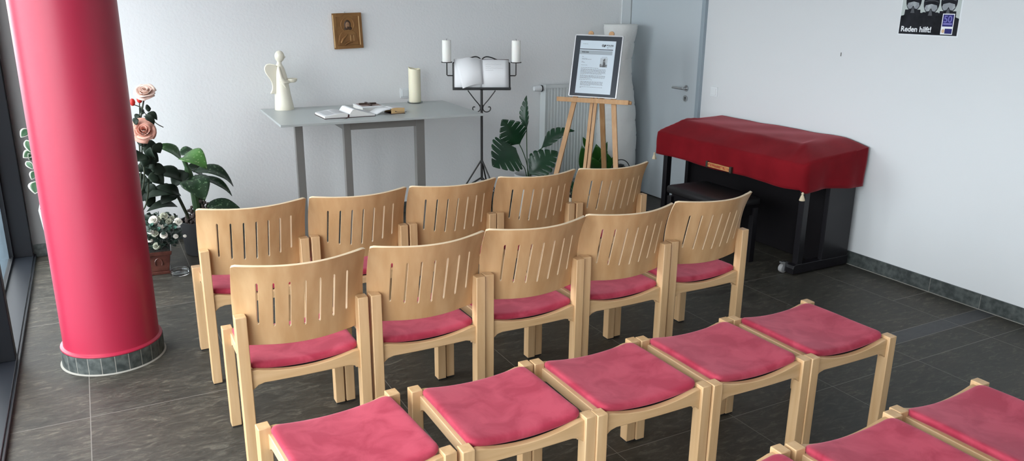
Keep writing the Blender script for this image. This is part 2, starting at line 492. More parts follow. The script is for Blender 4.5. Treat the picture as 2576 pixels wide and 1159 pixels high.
# ------------------------------------------------------------------ chairs and stools
M_BEECH = wood('lacquered beech', (0.55, 0.340, 0.168), (0.66, 0.445, 0.245), 0.4, axis=2, scale=4, stretch=10)
M_BEECH_X = wood('lacquered beech rail', (0.53, 0.330, 0.160), (0.64, 0.425, 0.235), 0.42, axis=0, scale=4, stretch=10)
M_BEECH_Y = wood('lacquered beech side rail', (0.58, 0.385, 0.205), (0.69, 0.485, 0.29), 0.42, axis=1, scale=4, stretch=10)
M_PLY = mat('moulded beech plywood', (0.465, 0.268, 0.122), 0.36, vary=((0.585, 0.370, 0.190), 2.2, 5, (9, 9, 0.9), 0.32, 0.72), bump=(220, 0.03, 0.001))


M_PLYE = mat('pale plywood edge with glint', (0.74, 0.58, 0.39), 0.3)  # pale end grain, with the window highlights on the rim put into the colour


def velvet(name, c1, c2):
    m = bpy.data.materials.new(name); m.use_nodes = True
    nt = m.node_tree; b = nt.nodes['Principled BSDF']; L = nt.links.new
    geo = _n(nt, 'ShaderNodeNewGeometry')
    n1 = _n(nt, 'ShaderNodeTexNoise'); n1.inputs['Scale'].default_value = 9; n1.inputs['Detail'].default_value = 8; n1.inputs['Distortion'].default_value = 0.7
    n1.inputs['Roughness'].default_value = 0.55
    L(geo.outputs['Position'], n1.inputs['Vector'])
    rp = _n(nt, 'ShaderNodeValToRGB'); rp.color_ramp.elements[0].position = 0.40; rp.color_ramp.elements[1].position = 0.62
    rp.color_ramp.elements[0].color = (*c1, 1); rp.color_ramp.elements[1].color = (*c2, 1)
    L(n1.outputs['Fac'], rp.inputs['Fac']); L(rp.outputs[0], b.inputs['Base Color'])
    b.inputs['Roughness'].default_value = 0.85
    b.inputs['Specular IOR Level'].default_value = 0.2
    b.inputs['Sheen Weight'].default_value = 0.35; b.inputs['Sheen Roughness'].default_value = 0.45
    b.inputs['Sheen Tint'].default_value = (1.0, 0.45, 0.55, 1)
    n2 = _n(nt, 'ShaderNodeTexNoise'); n2.inputs['Scale'].default_value = 420; L(geo.outputs['Position'], n2.inputs['Vector'])
    bp = _n(nt, 'ShaderNodeBump'); bp.inputs['Strength'].default_value = 0.25; bp.inputs['Distance'].default_value = 0.001
    L(n2.outputs['Fac'], bp.inputs['Height']); L(bp.outputs[0], b.inputs['Normal'])
    return m


M_VELVET = velvet('raspberry suede', (0.325, 0.026, 0.052), (0.435, 0.054, 0.088))
M_BLACKU = mat('black seat underside', (0.012, 0.011, 0.011), 0.8)


def cushion_mb(hx, hy, r=0.032):
    """saddle cushion: sags in the middle across x, rounded edges"""
    mb = MB(); N = 11

    def outline(inset, sc=1.0):
        a, c = hx - inset, hy - inset; rr = max(0.006, r - inset * 0.6); pts = []
        for cx, cy, st in ((a - rr, c - rr, 0), (-a + rr, c - rr, 1), (-a + rr, -c + rr, 2), (a - rr, -c + rr, 3)):
            for k in range(6):
                t = PI / 2 * (st + k / 5); pts.append((cx + rr * math.cos(t), cy + rr * math.sin(t)))
            nx = [(-a + rr, c), (-a, -c + rr), (a - rr, -c), (a, c - rr)][st]
            x0, y0 = pts[-1]
            for k in range(1, N):
                pts.append((x0 + (nx[0] - x0) * k / N, y0 + (nx[1] - y0) * k / N))
        return [(x * sc, y * sc) for x, y in pts]

    def zc(x, y):
        return 0.021 * ((x / hx) ** 2 - 1) + 0.004 * ((y / hy) ** 2) * (1 if y < 0 else -1.5)
    t = 0.031
    rings = [(0.045, -t + 0.001, 1), (0.012, -t, 1), (0.004, -t + 0.004, 1), (0.0, -t + 0.011, 1), (0.0, -0.013, 1), (0.0025, -0.007, 1), (0.007, -0.003, 1), (0.015, -0.0006, 1), (0.026, 0.0006, 1)]
    rows = []
    for ins, dz, sc in rings:
        rows.append([(x, y, 0.471 + zc(x, y) + dz) for x, y in outline(ins)])
    for sc in (0.8, 0.6, 0.4, 0.2, 0.02):
        rows.append([(x, y, 0.471 + zc(x, y) + 0.0006 + 0.003 * (1 - sc)) for x, y in outline(0.026, sc)])
    o = len(mb.v); n = len(rows[0])
    for rw in rows: mb.v.extend(V(p) for p in rw)
    for i in range(len(rows) - 1):
        for k in range(n):
            l = (k + 1) % n; mb.f.append([o + i * n + k, o + i * n + l, o + (i + 1) * n + l, o + (i + 1) * n + k]); mb.m.append(0)
    mb.f.append(list(range(o + (len(rows) - 1) * n, o + len(rows) * n))); mb.m.append(0)
    mb.f.append(list(range(o, o + n))[::-1]); mb.m.append(0)
    return mb


def rail_x(mb, hx, y, th=0.024):
    """curved apron between two legs, dipping with the cushion, with haunched ends"""
    N = 18; top = []; bot = []
    for i in range(N + 1):
        x = -hx + 2 * hx * i / N; q = abs(x) / hx
        zt = 0.447 if q > 0.9 else 0.421 + 0.026 * (q / 0.9) ** 2
        d = hx - abs(x)
        zb = 0.387 + 0.004 * q * q
        if d < 0.05: zb -= 0.026 * (1 - d / 0.05) ** 2.2
        top.append((x, zt)); bot.append((x, zb))
    poly = bot + top[::-1]
    M = Matrix(((1, 0, 0, 0), (0, 0, 1, y), (0, 1, 0, 0), (0, 0, 0, 1)))
    return mb.prism(poly, -th / 2, th / 2, M)


def rail_y(mb, hy, x, th=0.025):
    N = 18; top = []; bot = []
    for i in range(N + 1):
        y = -hy + 2 * hy * i / N; d = hy - abs(y)
        zb = 0.396
        if d < 0.055: zb -= 0.032 * (1 - d / 0.055) ** 2.2
        top.append((y, 0.437)); bot.append((y, zb))
    poly = bot + top[::-1]
    M = Matrix(((0, 0, 1, x), (1, 0, 0, 0), (0, 1, 0, 0), (0, 0, 0, 1)))
    return mb.prism(poly, -th / 2, th / 2, M)


def backrest_mb():
    HW = 0.2475; mb = MB()
    slots = [-0.166 + 0.0555 * i for i in range(7)]; sw = 0.0036
    xs = sorted(set([-HW, -0.236, -0.222, -0.205, -0.185, 0.185, 0.205, 0.222, 0.236, HW] + [round(s + d, 5) for s in slots for d in (-sw, 0, sw)] + [round(s + 0.0277, 5) for s in slots[:-1]]))

    def yy(x, z):
        y = -0.215 + 0.040
        quad = 1.62 * (z - 0.667) ** 2 if z > 0.667 else 0.0
        lin = 0.19 * (z - 0.60)
        wi = min(1.0, 1.6 * (1 - (x / HW) ** 2))
        y -= quad * (1 - wi) + lin * wi
        return y - (0.064 + 0.10 * max(0.0, z - 0.60)) * (1 - (x / HW) ** 2)
    cols = []
    for x in xs:
        q = x / HW
        zt = 0.868 - 0.004 * (1 - q * q); zb = 0.528 + 0.012 * q * q
        e = HW - abs(x)
        if e < 0.013: zt -= 0.005 * (1 - e / 0.013) ** 2; zb += 0.006 * (1 - e / 0.013) ** 2
        st = 0.791 + 0.002 * q * q; sb = 0.604 + 0.052 * q * q
        mid = min(range(7), key=lambda i: abs(slots[i] - x))
        if abs(slots[mid] - x) < 1e-4: st += 0.005; sb -= 0.005
        r = [zb + (sb - zb) * k / 5 for k in range(6)] + [sb + (st - sb) * k / 6 for k in range(1, 7)] + [st + (zt - st) * k / 4 for k in range(1, 5)]
        cols.append([(x, yy(x, z), z) for z in r])
    o = len(mb.v); n = len(cols[0])
    for c in cols: mb.v.extend(V(p) for p in c)
    for i in range(len(cols) - 1):
        xm = (xs[i] + xs[i + 1]) / 2
        slot = any(abs(xm - s) < sw for s in slots)
        for j in range(n - 1):
            if slot and 5 <= j <= 10: continue
            mb.f.append([o + i * n + j, o + (i + 1) * n + j, o + (i + 1) * n + j + 1, o + i * n + j + 1]); mb.m.append(0)
    # thicken: second skin towards the sitter, then close every open border
    bm = bmesh.new(); vs = [bm.verts.new(v) for v in mb.v]
    for f in mb.f: bm.faces.new([vs[i] for i in f])
    bm.normal_update()
    used_ = {i for f in mb.f for i in f}
    nr = [V(v.normal) if v.normal.length > 0.5 else V((0, -1, 0)) for v in vs]
    bd = [(e.verts[0].index, e.verts[1].index) for e in bm.edges if len(e.link_faces) == 1] if not bm.verts.index_update() else []
    bm.free()
    N0 = len(mb.v); flat = list(mb.f)
    for v, q in zip(list(mb.v), nr):
        q = q if q.y > 0 else -q
        mb.v.append(V(v) + q * 0.0115)
    for f in flat: mb.f.append([i + N0 for i in f][::-1]); mb.m.append(0)
    for a, b in bd: mb.f.append([a, b, b + N0, a + N0]); mb.m.append(1)
    keep = sorted(used_ | {i + N0 for i in used_}); re_ = {k: i for i, k in enumerate(keep)}
    mb.v = [mb.v[k] for k in keep]; mb.f = [[re_[i] for i in f] for f in mb.f]
    return mb


LW, LD = 0.042, 0.047


def make_seat(name, label, cat, half, back):
    t = thing(name, label, cat)
    px = half - LW / 2
    cushion_mb(half - 0.037, 0.208).build('seat', M_VELVET, t)
    MB().box((-half + 0.062, -0.196, 0.412), (half - 0.062, 0.196, 0.418)).build('seat_underside', M_BLACKU, t, smooth=False)
    for sx in (-1, 1):
        for sy in (-1, 1):
            h = 0.668 if (back and sy < 0) else 0.459
            lb = MB().box((sx * px - LW / 2, sy * 0.2145 - LD / 2, 0.006), (sx * px + LW / 2, sy * 0.2145 + LD / 2, h))
            lg = lb.build('leg', M_BEECH, t, bevel=0.003)
            MB().box((sx * px - LW / 2 + 0.003, sy * 0.2145 - LD / 2 + 0.003, 0.0), (sx * px + LW / 2 - 0.003, sy * 0.2145 + LD / 2 - 0.003, 0.007)).build('foot_glide', M_BLACKU, lg, smooth=False)
    hx = px - LW / 2 + 0.001; hy = 0.2145 - LD / 2 + 0.001
    for sy in (-1, 1):
        rail_x(MB(), hx, sy * 0.2145).build('rail', M_BEECH_X, t, bevel=0.0025)
    for sx in (-1, 1):
        rail_y(MB(), hy + 0.012, sx * (px - 0.0215)).build('rail', M_BEECH_Y, t, bevel=0.0025)
    if back:
        backrest_mb().build('backrest', [M_PLY, M_PLYE], t, bevel=0.0012, fix=True, angle=35)
    return t


ORD = ['first', 'second', 'third', 'fourth', 'fifth']
chair = make_seat('wooden_chair', 'x', 'chair', 0.249, True)
CH = [  # x, y, rz, row
    (0.597, 3.893, 0.3, 1), (1.107, 3.897, 0.2, 1), (1.616, 3.897, -0.2, 1), (2.119, 3.897, 0.1, 1), (2.626, 3.892, 0.3, 1),
    (0.609, 3.016, -0.4, 2), (1.116, 3.017, 0.4, 2), (1.619, 3.029, 0.1, 2), (2.121, 3.040, -0.2, 2), (2.630, 3.052, 0.4, 2)]
used = False
CL = {1: ['slotted beech chair at the pillar end of the front row, nearest the altar', 'slotted beech chair second from the pillar in the front row, below the altar table',
          'slotted beech chair in the middle of the front row, in front of the music stand', 'slotted beech chair in the front row with the potted monstera behind its backrest',
          'slotted beech chair at the piano end of the front row, below the easel'],
      2: ['slotted beech chair at the pillar end of the second row, whole backrest in view', 'slotted beech chair second from the pillar in the second row of chairs',
          'slotted beech chair in the middle of the second row of chairs', 'slotted beech chair second from the piano in the second row',
          'slotted beech chair at the piano end of the second row, beside the piano bench']}
for i, (x, y, rz, row) in enumerate(CH):
    c = copy_thing(chair) if used else chair
    used = True
    c.location = (x, y, 0); c.rotation_euler = (0, 0, math.radians(rz))
    c['label'] = CL[row][i % 5]; c['group'] = 'slotted beech chairs in two rows'
stool = make_seat('upholstered_stool', 'x', 'stool', 0.2445, False)
ST = [(0.594, 2.153, 3.4), (1.108, 2.152, 0), (1.599, 2.144, -0.5), (2.091, 2.133, -0.3), (2.581, 2.126, -0.3),
      (1.523, 1.275, 0), (2.020, 1.262, -1.0), (2.516, 1.268, -0.3)]
SL = ['backless beech stool with raspberry seat at the pillar end of its row, palest seat', 'backless beech stool second in its row from the pillar, behind the second-row chairs',
      'backless beech stool in the middle of the long stool row', 'backless beech stool fourth from the pillar in the long stool row',
      'backless beech stool at the open aisle end of the long stool row',
      'backless beech stool in the rearmost row, only a far corner in the picture', 'backless beech stool in the middle of the rearmost row, cut by the picture edge',
      'backless beech stool at the aisle end of the rearmost row, in the bottom right corner']
for i, (x, y, rz) in enumerate(ST):
    c = copy_thing(stool) if i else stool
    c.location = (x, y, 0); c.rotation_euler = (0, 0, math.radians(rz))
    c['label'] = SL[i]; c['group'] = 'backless stools in two rows'
# ------------------------------------------------------------------ altar table and what stands on it
def frosted_material():
    m = bpy.data.materials.new('frosted glass top'); m.use_nodes = True
    b = m.node_tree.nodes['Principled BSDF']
    b.inputs['Base Color'].default_value = (0.66, 0.70, 0.69, 1); b.inputs['Roughness'].default_value = 0.38
    b.inputs['Transmission Weight'].default_value = 0.45; b.inputs['IOR'].default_value = 1.45
    return m


M_FROST = frosted_material()
M_GSTEEL = mat('grey painted steel', (0.185, 0.18, 0.17), 0.45, spec=0.4)
M_CERAM = mat('cream glazed ceramic', (0.80, 0.76, 0.63), 0.28, coat=0.3)
M_WAX = mat('ivory wax', (0.83, 0.78, 0.60), 0.5, sss=0.25)
M_WAXW = mat('white wax', (0.83, 0.83, 0.79), 0.5, sss=0.2)
M_WICK = mat('black wick', (0.02, 0.02, 0.02), 0.9)
M_PAPER = mat('white paper', (0.78, 0.79, 0.80), 0.8)
M_PAGES = mat('page edges', (0.74, 0.73, 0.71), 0.85, vary=((0.64, 0.63, 0.60), 60, 2, (0.3, 0.3, 12), 0.4, 0.6))
M_OLDPAGE = mat('yellowed page edges', (0.62, 0.44, 0.22), 0.8, vary=((0.50, 0.30, 0.13), 50, 3, (0.4, 0.4, 10), 0.3, 0.7))
M_PRINT = mat('grey print', (0.55, 0.56, 0.57), 0.8)
M_LEATHER = mat('dark book cover', (0.035, 0.015, 0.015), 0.55)
M_DKWOOD = mat('dark brown wood', (0.045, 0.022, 0.014), 0.5)
M_GLASS = mat('clear glass', (0.95, 0.97, 0.97), 0.03, trans=1.0)
M_WIRE = mat('black wrought iron', (0.012, 0.012, 0.012), 0.45)
M_GOLD = mat('aged gilt metal', (0.34, 0.175, 0.065), 0.40, metal=0.55, vary=((0.24, 0.115, 0.04), 9, 4, (1, 1, 1), 0.3, 0.7))
M_GOLDB = mat('painted gilt glint', (0.80, 0.54, 0.27), 0.35, metal=0.3)  # glint on the gilt edges painted as bright colour, little real reflection
M_SKIN = mat('painted face', (0.30, 0.16, 0.08), 0.6)
M_HAIR = mat('painted dark hair', (0.06, 0.03, 0.015), 0.6)

ZT = 0.97
TR = math.radians(-2.4)
tbl = thing('altar_table', 'altar table with frosted glass top on grey steel legs', 'table', (1.84, 5.685, 0), TR)
MB().box((-0.735, -0.43, ZT - 0.016), (0.735, 0.43, ZT)).build('tabletop', M_FROST, tbl, smooth=False, bevel=0.002)


def tl(p):
    q = Matrix.Rotation(-TR, 4, 'Z') @ (V(p) - V((1.84, 5.685, 0))); return q


def tleg(x, y, wx, wy):
    c = tl((x, y, 0)); MB().box((c.x - wx / 2, c.y - wy / 2, 0), (c.x + wx / 2, c.y + wy / 2, ZT - 0.017)).build('leg', M_GSTEEL, tbl, smooth=False, bevel=0.002)
    return c


la = tleg(1.318, 5.80, 0.056, 0.05); lb = tleg(1.575, 5.44, 0.05, 0.05); lc = tleg(2.117, 5.42, 0.065, 0.055)
zt, zb = ZT - 0.017, 0.885
MB().box((lb.x + 0.025, lb.y - 0.02, zb), (lc.x - 0.033, lb.y + 0.02, zt)).build('apron', M_GSTEEL, tbl, smooth=False)
MB().box((lb.x - 0.02, lb.y + 0.025, zb), (lb.x + 0.02, la.y + 0.025, zt)).build('apron', M_GSTEEL, tbl, smooth=False)
MB().box((la.x + 0.028, la.y - 0.02, zb + 0.03), (lb.x - 0.02, la.y + 0.02, zt)).build('apron', M_GSTEEL, tbl, smooth=False)

# angel figurine
ag = thing('angel_figurine', 'cream ceramic angel figurine holding a small bowl, on the altar table', 'figurine', (1.283, 6.045, ZT), math.radians(-14))
b = MB(); n = 28
prof = [(0.070, 0.0, 0.0), (0.0715, 0.004, 0.0), (0.066, 0.05, -0.002), (0.058, 0.12, -0.006), (0.0515, 0.19, -0.008), (0.0455, 0.25, -0.011), (0.039, 0.29, -0.015),
        (0.032, 0.315, -0.017), (0.022, 0.333, -0.017), (0.0165, 0.345, -0.016), (0.018, 0.355, -0.013)]
prof += [(0.036 * math.sin(t), 0.393 - 0.043 * math.cos(t), -0.010) for t in [0.75, 1.0, 1.3, 1.6, 1.9, 2.2, 2.5, 2.8]] + [(0.0005, 0.436, -0.010)]
o = len(b.v)
for r, z, dx in prof:
    for k in range(n):
        a = 2 * PI * k / n; sy = 0.9 if z < 0.34 else 0.92
        b.v.append(V((dx + r * math.cos(a), r * sy * math.sin(a), z)))
for i in range(len(prof) - 1):
    for k in range(n):
        l = (k + 1) % n; b.f.append([i * n + k, i * n + l, (i + 1) * n + l, (i + 1) * n + k]); b.m.append(0)
b.f.append(list(range(n))[::-1]); b.m.append(0)
for sy in (-1, 1):   # sleeves and forearms
    b.tube([(-0.020, sy * 0.028, 0.318), (-0.016, sy * 0.043, 0.28), (-0.008, sy * 0.046, 0.235), (0.010, sy * 0.047, 0.212), (0.036, sy * 0.034, 0.208), (0.050, sy * 0.020, 0.207)],
           [0.010, 0.0135, 0.016, 0.0165, 0.0135, 0.009], 12)
    b.tube([(-0.002, sy * 0.046, 0.222), (0.010, sy * 0.047, 0.190), (0.022, sy * 0.044, 0.166)], [0.016, 0.010, 0.002], 10)
b.ball((0.026, 0, 0.388), (0.006, 0.005, 0.008), 8)
bo = b.build('body', M_CERAM, ag, subsurf=0, angle=60)
wing = [(-0.02, 0.325), (-0.045, 0.333), (-0.075, 0.339), (-0.098, 0.336), (-0.112, 0.323), (-0.116, 0.303), (-0.110, 0.28), (-0.096, 0.255), (-0.080, 0.232), (-0.069, 0.205),
        (-0.066, 0.18), (-0.068, 0.16), (-0.076, 0.14), (-0.085, 0.126), (-0.076, 0.122), (-0.02, 0.124)]
for sy in (-1, 1):
    M = Matrix.Translation((-0.012, sy * 0.014, 0)) @ Matrix.Rotation(-sy * 0.28, 4, 'Z') @ Matrix(((1, 0, 0, 0), (0, 0, 1, 0), (0, 1, 0, 0), (0, 0, 0, 1)))
    MB().prism(wing, -0.008, 0.008, M).build('wing', M_CERAM, ag, bevel=0.005, seg=3)
MB().lathe([(0.012, 0.200), (0.026, 0.204), (0.036, 0.214), (0.040, 0.229), (0.0385, 0.231), (0.034, 0.217), (0.024, 0.209), (0.0, 0.207)], (0.068, 0, 0), 28).build('bowl', M_CERAM, ag)
tlp = Matrix.Rotation(math.radians(-14), 4, 'Z') @ V((0.068, 0, 0))
tlt = thing('tealight', 'tiny tealight in the bowl held by the angel', 'candle', (1.283 + tlp.x, 6.045 + tlp.y, ZT + 0.212))
MB().lathe([(0.019, 0), (0.0195, 0.014), (0.0185, 0.014), (0.018, 0.010), (0.0, 0.010)], n=24).build('cup', M_STEEL, tlt)
MB().tube([(0, 0, 0.01), (0, 0, 0.017)], 0.0008, 6).build('wick', M_WICK, tlt)

# big candle with its glass dish
dish = MB().lathe([(0.050, 0), (0.060, 0.002), (0.061, 0.013), (0.0585, 0.013), (0.057, 0.005), (0.0, 0.005)], (2.322, 6.02, ZT), 36).build('candle_dish', M_GLASS)
tag(dish, 'small clear glass dish under the thick ivory candle', 'dish')
cdl = thing('pillar_candle', 'thick ivory candle with an uneven burnt rim on the altar table', 'candle', (2.322, 6.02, ZT + 0.005))


def rim(a, z):
    return 1.0
cb = MB(); n = 40
rows = []
for r, z in [(0.047, 0), (0.0485, 0.004), (0.0485, 0.12), (0.0485, 0.255)]:
    rows.append([(r * math.cos(2 * PI * k / n), r * math.sin(2 * PI * k / n), z) for k in range(n + 1)])
def ch(k):
    a = 2 * PI * k / n
    return 0.270 + 0.012 * max(0, math.cos(a - 2.6)) ** 3 - 0.008 * max(0, math.cos(a + 1.2)) + 0.002 * math.sin(5 * a)
rows.append([(0.0485 * math.cos(2 * PI * k / n), 0.0485 * math.sin(2 * PI * k / n), ch(k)) for k in range(n + 1)])
rows.append([(0.043 * math.cos(2 * PI * k / n), 0.043 * math.sin(2 * PI * k / n), ch(k) - 0.001) for k in range(n + 1)])
rows.append([(0.038 * math.cos(2 * PI * k / n), 0.038 * math.sin(2 * PI * k / n), 0.248) for k in range(n + 1)])
rows.append([(0.0005 * math.cos(2 * PI * k / n), 0.0005 * math.sin(2 * PI * k / n), 0.244) for k in range(n + 1)])
cb.grid(rows).build('wax', M_WAX, cdl, angle=70)
MB().tube([(0, 0, 0.243), (0.001, 0, 0.253), (0.003, 0.001, 0.258)], 0.0013, 8).build('wick', M_WICK, cdl)


# open books
def page_block(mb, x0, x1, hy, z0, h0, h1, bulge, lean=0.0, N=14, mi=0, mi_edge=1, roll=0.0):
    """half of an open book from the spine x0 to the fore-edge x1; h0 at the spine, h1 at the fore-edge"""
    top = []
    for i in range(N + 1):
        s_ = i / N
        if roll:
            hh = h0 + (roll - h0) * math.sin(PI / 2 * s_ / 0.2) if s_ < 0.2 else h1 + (roll - h1) * (1 - (s_ - 0.2) / 0.8) ** 1.15
            top.append((x0 + (x1 - x0) * s_, z0 + hh)); continue
        top.append((x0 + (x1 - x0) * s_, z0 + h0 + (h1 - h0) * s_ + bulge * math.sin(PI * min(1, s_ * 1.0) ** 0.6) ** 1.2))
    bot = [(x0 + (x1 - x0) * i / N, z0) for i in range(N + 1)]
    A = [(x, -hy + lean * 0, z) for x, z in top]; B = [(x, hy, z) for x, z in top]
    mb.grid([A, B], mi)
    mb.grid([[(x, -hy, z) for x, z in bot], A], mi_edge); mb.grid([B, [(x, hy, z) for x, z in bot]], mi_edge)
    mb.grid([[(x1, -hy, z0), (x1, hy, z0)], [(x1, -hy, top[-1][1]), (x1, hy, top[-1][1])]], mi_edge)
    mb.grid([[(x, -hy, z) for x, z in bot], [(x, hy, z) for x, z in bot]], mi_edge)
    return top


def print_lines(mb, top, y0, y1, n, f0, f1, lift=0.0006, cols=(0, 1)):
    """rows of small print lying on a page whose cross-section is top"""
    for c0, c1 in [((f0, f0 + (f1 - f0) * 0.47), (f0 + (f1 - f0) * 0.53, f1))[c_] for c_ in cols]:
        for i in range(n):
            y = y0 + (y1 - y0) * (i + 0.5) / n
            row = []
            for q in range(7):
                s_ = (c0 + (c1 - c0) * q / 6) * (len(top) - 1); k = min(int(s_), len(top) - 2); f = s_ - k
                row.append((top[k][0] * (1 - f) + top[k + 1][0] * f, top[k][1] * (1 - f) + top[k + 1][1] * f + lift))
            w = abs(y1 - y0) / n * 0.16
            mb.grid([[(x, y - w, z) for x, z in row], [(x, y + w, z) for x, z in row]], 0)


bib = thing('open_bible', 'large open book with printed pages lying at the front of the altar table', 'book', (1.605, 5.558, ZT), math.radians(1))
lp = MB(); tL = page_block(lp, -0.010, -0.183, 0.125, 0.004, 0.020, 0.014, 0.010); lp.build('left_pages', [M_PAPER, M_PAGES], bib, angle=30)
rp_ = MB(); tR = page_block(rp_, -0.008, 0.180, 0.125, 0.004, 0.014, 0.010, 0.0, roll=0.054); rp_.build('right_pages', [M_PAPER, M_PAGES], bib, angle=30)
for tp_, f0_, f1_ in ((tL, 0.12, 0.9), (tR, 0.25, 0.93)):
    for c_ in (0, 1):
        pr = MB(); print_lines(pr, tp_, -0.10, 0.105, 22, f0_, f1_, cols=(c_,)); pr.build('lettering', M_PRINT, bib, smooth=False)
MB().box((-0.186, -0.129, 0), (0.184, 0.129, 0.004)).build('cover', M_LEATHER, bib, smooth=False)
rb = MB(); pts = [(-0.013, -0.126, 0.024), (-0.016, -0.138, 0.020), (-0.024, -0.150, 0.006), (-0.045, -0.172, 0.0022), (-0.062, -0.186, 0.002)]
rb.grid([[(x - 0.006, y, z) for x, y, z in pts], [(x + 0.006, y + 0.004, z) for x, y, z in pts]]); rb.build('bookmark_ribbon', mat('dark red ribbon', (0.05, 0.008, 0.012), 0.6), bib, solid=0.0008)

ob = thing('worn_open_book', 'thick worn open book with yellowed page edges on the altar table', 'book', (1.922, 5.540, ZT), math.radians(2))
q = MB(); t1 = page_block(q, 0.0, 0.105, 0.065, 0.004, 0.036, 0.038, 0.005); q.build('right_pages', [M_PAPER, M_OLDPAGE], ob, angle=30)
q = MB()
rowA, rowB = [], []
for i in range(11):
    s_ = i / 10; x = -0.004 - 0.112 * s_; z = 0.010 + 0.032 * (1 - s_) ** 1.3 + 0.012 * math.sin(PI * s_)
    rowA.append((x, -0.068, z)); rowB.append((x - 0.002, 0.068, z))
q.grid([rowA, rowB]); q.build('left_pages', M_PAPER, ob, solid=0.008, offset=-1)
MB().box((-0.004, -0.069, 0), (0.108, 0.069, 0.004)).build('cover', M_LEATHER, ob, smooth=False)
MB().grid([[(0.03, -0.0655, 0.016), (0.05, -0.0675, 0.012), (0.09, -0.0685, 0.010), (0.118, -0.069, 0.010)], [(0.03, -0.0655, 0.022), (0.05, -0.0675, 0.015), (0.09, -0.0685, 0.013), (0.118, -0.069, 0.013)]]).build('ribbon', M_LEATHER, ob, solid=0.001)
for c_ in (0, 1):
    q = MB(); print_lines(q, t1, -0.055, 0.055, 16, 0.15, 0.9, cols=(c_,)); q.build('lettering', M_PRINT, ob, smooth=False)

pb = thing('photo_book', 'thick white book with a brown picture on its cover, lying behind the open books', 'book', (1.876, 5.832, ZT), math.radians(-1))
MB().box((-0.09, -0.128, 0), (0.09, 0.128, 0.024)).build('pages', M_PAGES, pb, smooth=False, bevel=0.001)
cv = MB().box((-0.092, -0.13, 0.024), (0.092, 0.13, 0.028)).build('cover', M_PAPER, pb, smooth=False, bevel=0.001)
MB().box((-0.074, -0.06, 0.0281), (0.082, 0.118, 0.0287)).build('cover_picture', mat('brown print', (0.16, 0.085, 0.075), 0.5, vary=((0.33, 0.24, 0.21), 14, 4, (1, 1, 1), 0.4, 0.6)), cv, smooth=False)
cx = MB(); MX = Matrix.Translation((1.874, 5.85, ZT + 0.0295)) @ Matrix.Rotation(math.radians(-4), 4, 'Z')
cx.box((-0.009, -0.085, 0), (0.009, 0.085, 0.011), MX).box((-0.066, 0.015, 0), (0.066, 0.033, 0.011), MX)
tag(cx.build('wooden_cross', M_DKWOOD, bevel=0.002), 'small dark wooden cross lying on the picture book', 'cross')

# icon on the wall
IW, IH = 0.232, 0.272
c0 = V((1.858, YB, 1.533))
ic = thing('icon_picture', 'small gilded icon of a haloed bearded figure with a book, on the back wall', 'icon', c0)


ic.rotation_euler = (0, math.radians(-2.0), 0)


def XZ(dy):   # prism plane (x, z) extruded along -y
    return Matrix(((1, 0, 0, 0), (0, 0, -1, dy), (0, 1, 0, 0), (0, 0, 0, 1)))


MB().box((-IW / 2, -0.022, -IH / 2), (IW / 2, -0.002, IH / 2)).build('panel', M_GOLD, ic, smooth=False, bevel=0.002)
fr_ = MB()
b0, t0 = 0.026, 0.026
fr_.box((-IW / 2, -0.027, -IH / 2), (-IW / 2 + b0, -0.021, IH / 2)).box((IW / 2 - b0, -0.027, -IH / 2), (IW / 2, -0.021, IH / 2))
fr_.box((-IW / 2 + b0, -0.027, -IH / 2), (IW / 2 - b0, -0.021, -IH / 2 + t0))
arc = [(-IW / 2 + b0, IH / 2), (-IW / 2 + b0, IH / 2 - t0), (-0.045, IH / 2 - t0)] + [(0.045 * math.cos(t), IH / 2 - t0 + 0.016 * math.sin(t)) for t in [PI * (1 - k / 10) for k in range(11)]] + [(IW / 2 - b0, IH / 2 - t0), (IW / 2 - b0, IH / 2)]
fr_.prism(arc, 0.021, 0.027, XZ(0))
fr_.build('raised_border', M_GOLD, ic, smooth=False, bevel=0.0015)
MB().box((-IW / 2 - 0.001, -0.0285, -IH / 2 + 0.012), (-IW / 2 + 0.006, -0.0235, IH / 2 - 0.012)).build('edge_glint', M_GOLDB, ic, smooth=False)
MB().box((IW / 2 - b0 - 0.001, -0.0285, -IH / 2 + t0), (IW / 2 - b0 + 0.005, -0.0265, IH / 2 - t0)).build('edge_glint', M_GOLDB, ic, smooth=False)
ha = MB(); ha.tube([(0.052 * math.cos(t), -0.0225, 0.047 + 0.054 * math.sin(t)) for t in [2 * PI * k / 36 for k in range(36)]], 0.0042, 8, closed=True)
ha.build('halo', M_GOLD, ic)
body = [(-0.082, -0.108), (-0.080, -0.07), (-0.068, -0.03), (-0.05, -0.006), (-0.02, 0.008), (0.02, 0.008), (0.05, -0.004), (0.07, -0.03), (0.078, -0.07), (0.080, -0.108)]
MB().prism(body, 0.020, 0.0255, XZ(0)).build('robe', M_GOLD, ic, smooth=True, bevel=0.003)
MB().ball((0, -0.022, 0.048), (0.026, 0.006, 0.036), 20).ball((-0.014, -0.022, 0.018), (0.016, 0.004, 0.014), 12).ball((0.018, -0.022, 0.018), (0.016, 0.004, 0.014), 12).build('hair', M_HAIR, ic)
fc = MB().ball((0, -0.0255, 0.044), (0.018, 0.005, 0.026), 20).build('face', M_SKIN, ic)
MB().ball((-0.007, -0.0302, 0.050), (0.003, 0.001, 0.0014), 8).ball((0.007, -0.0302, 0.050), (0.003, 0.001, 0.0014), 8).ball((0, -0.0295, 0.026), (0.010, 0.002, 0.008), 10).build('eyes_and_beard', M_HAIR, fc)
bk = MB().box((0.014, -0.029, -0.082), (0.066, -0.024, -0.030)).build('held_book', M_GOLD, ic, smooth=False, bevel=0.002)
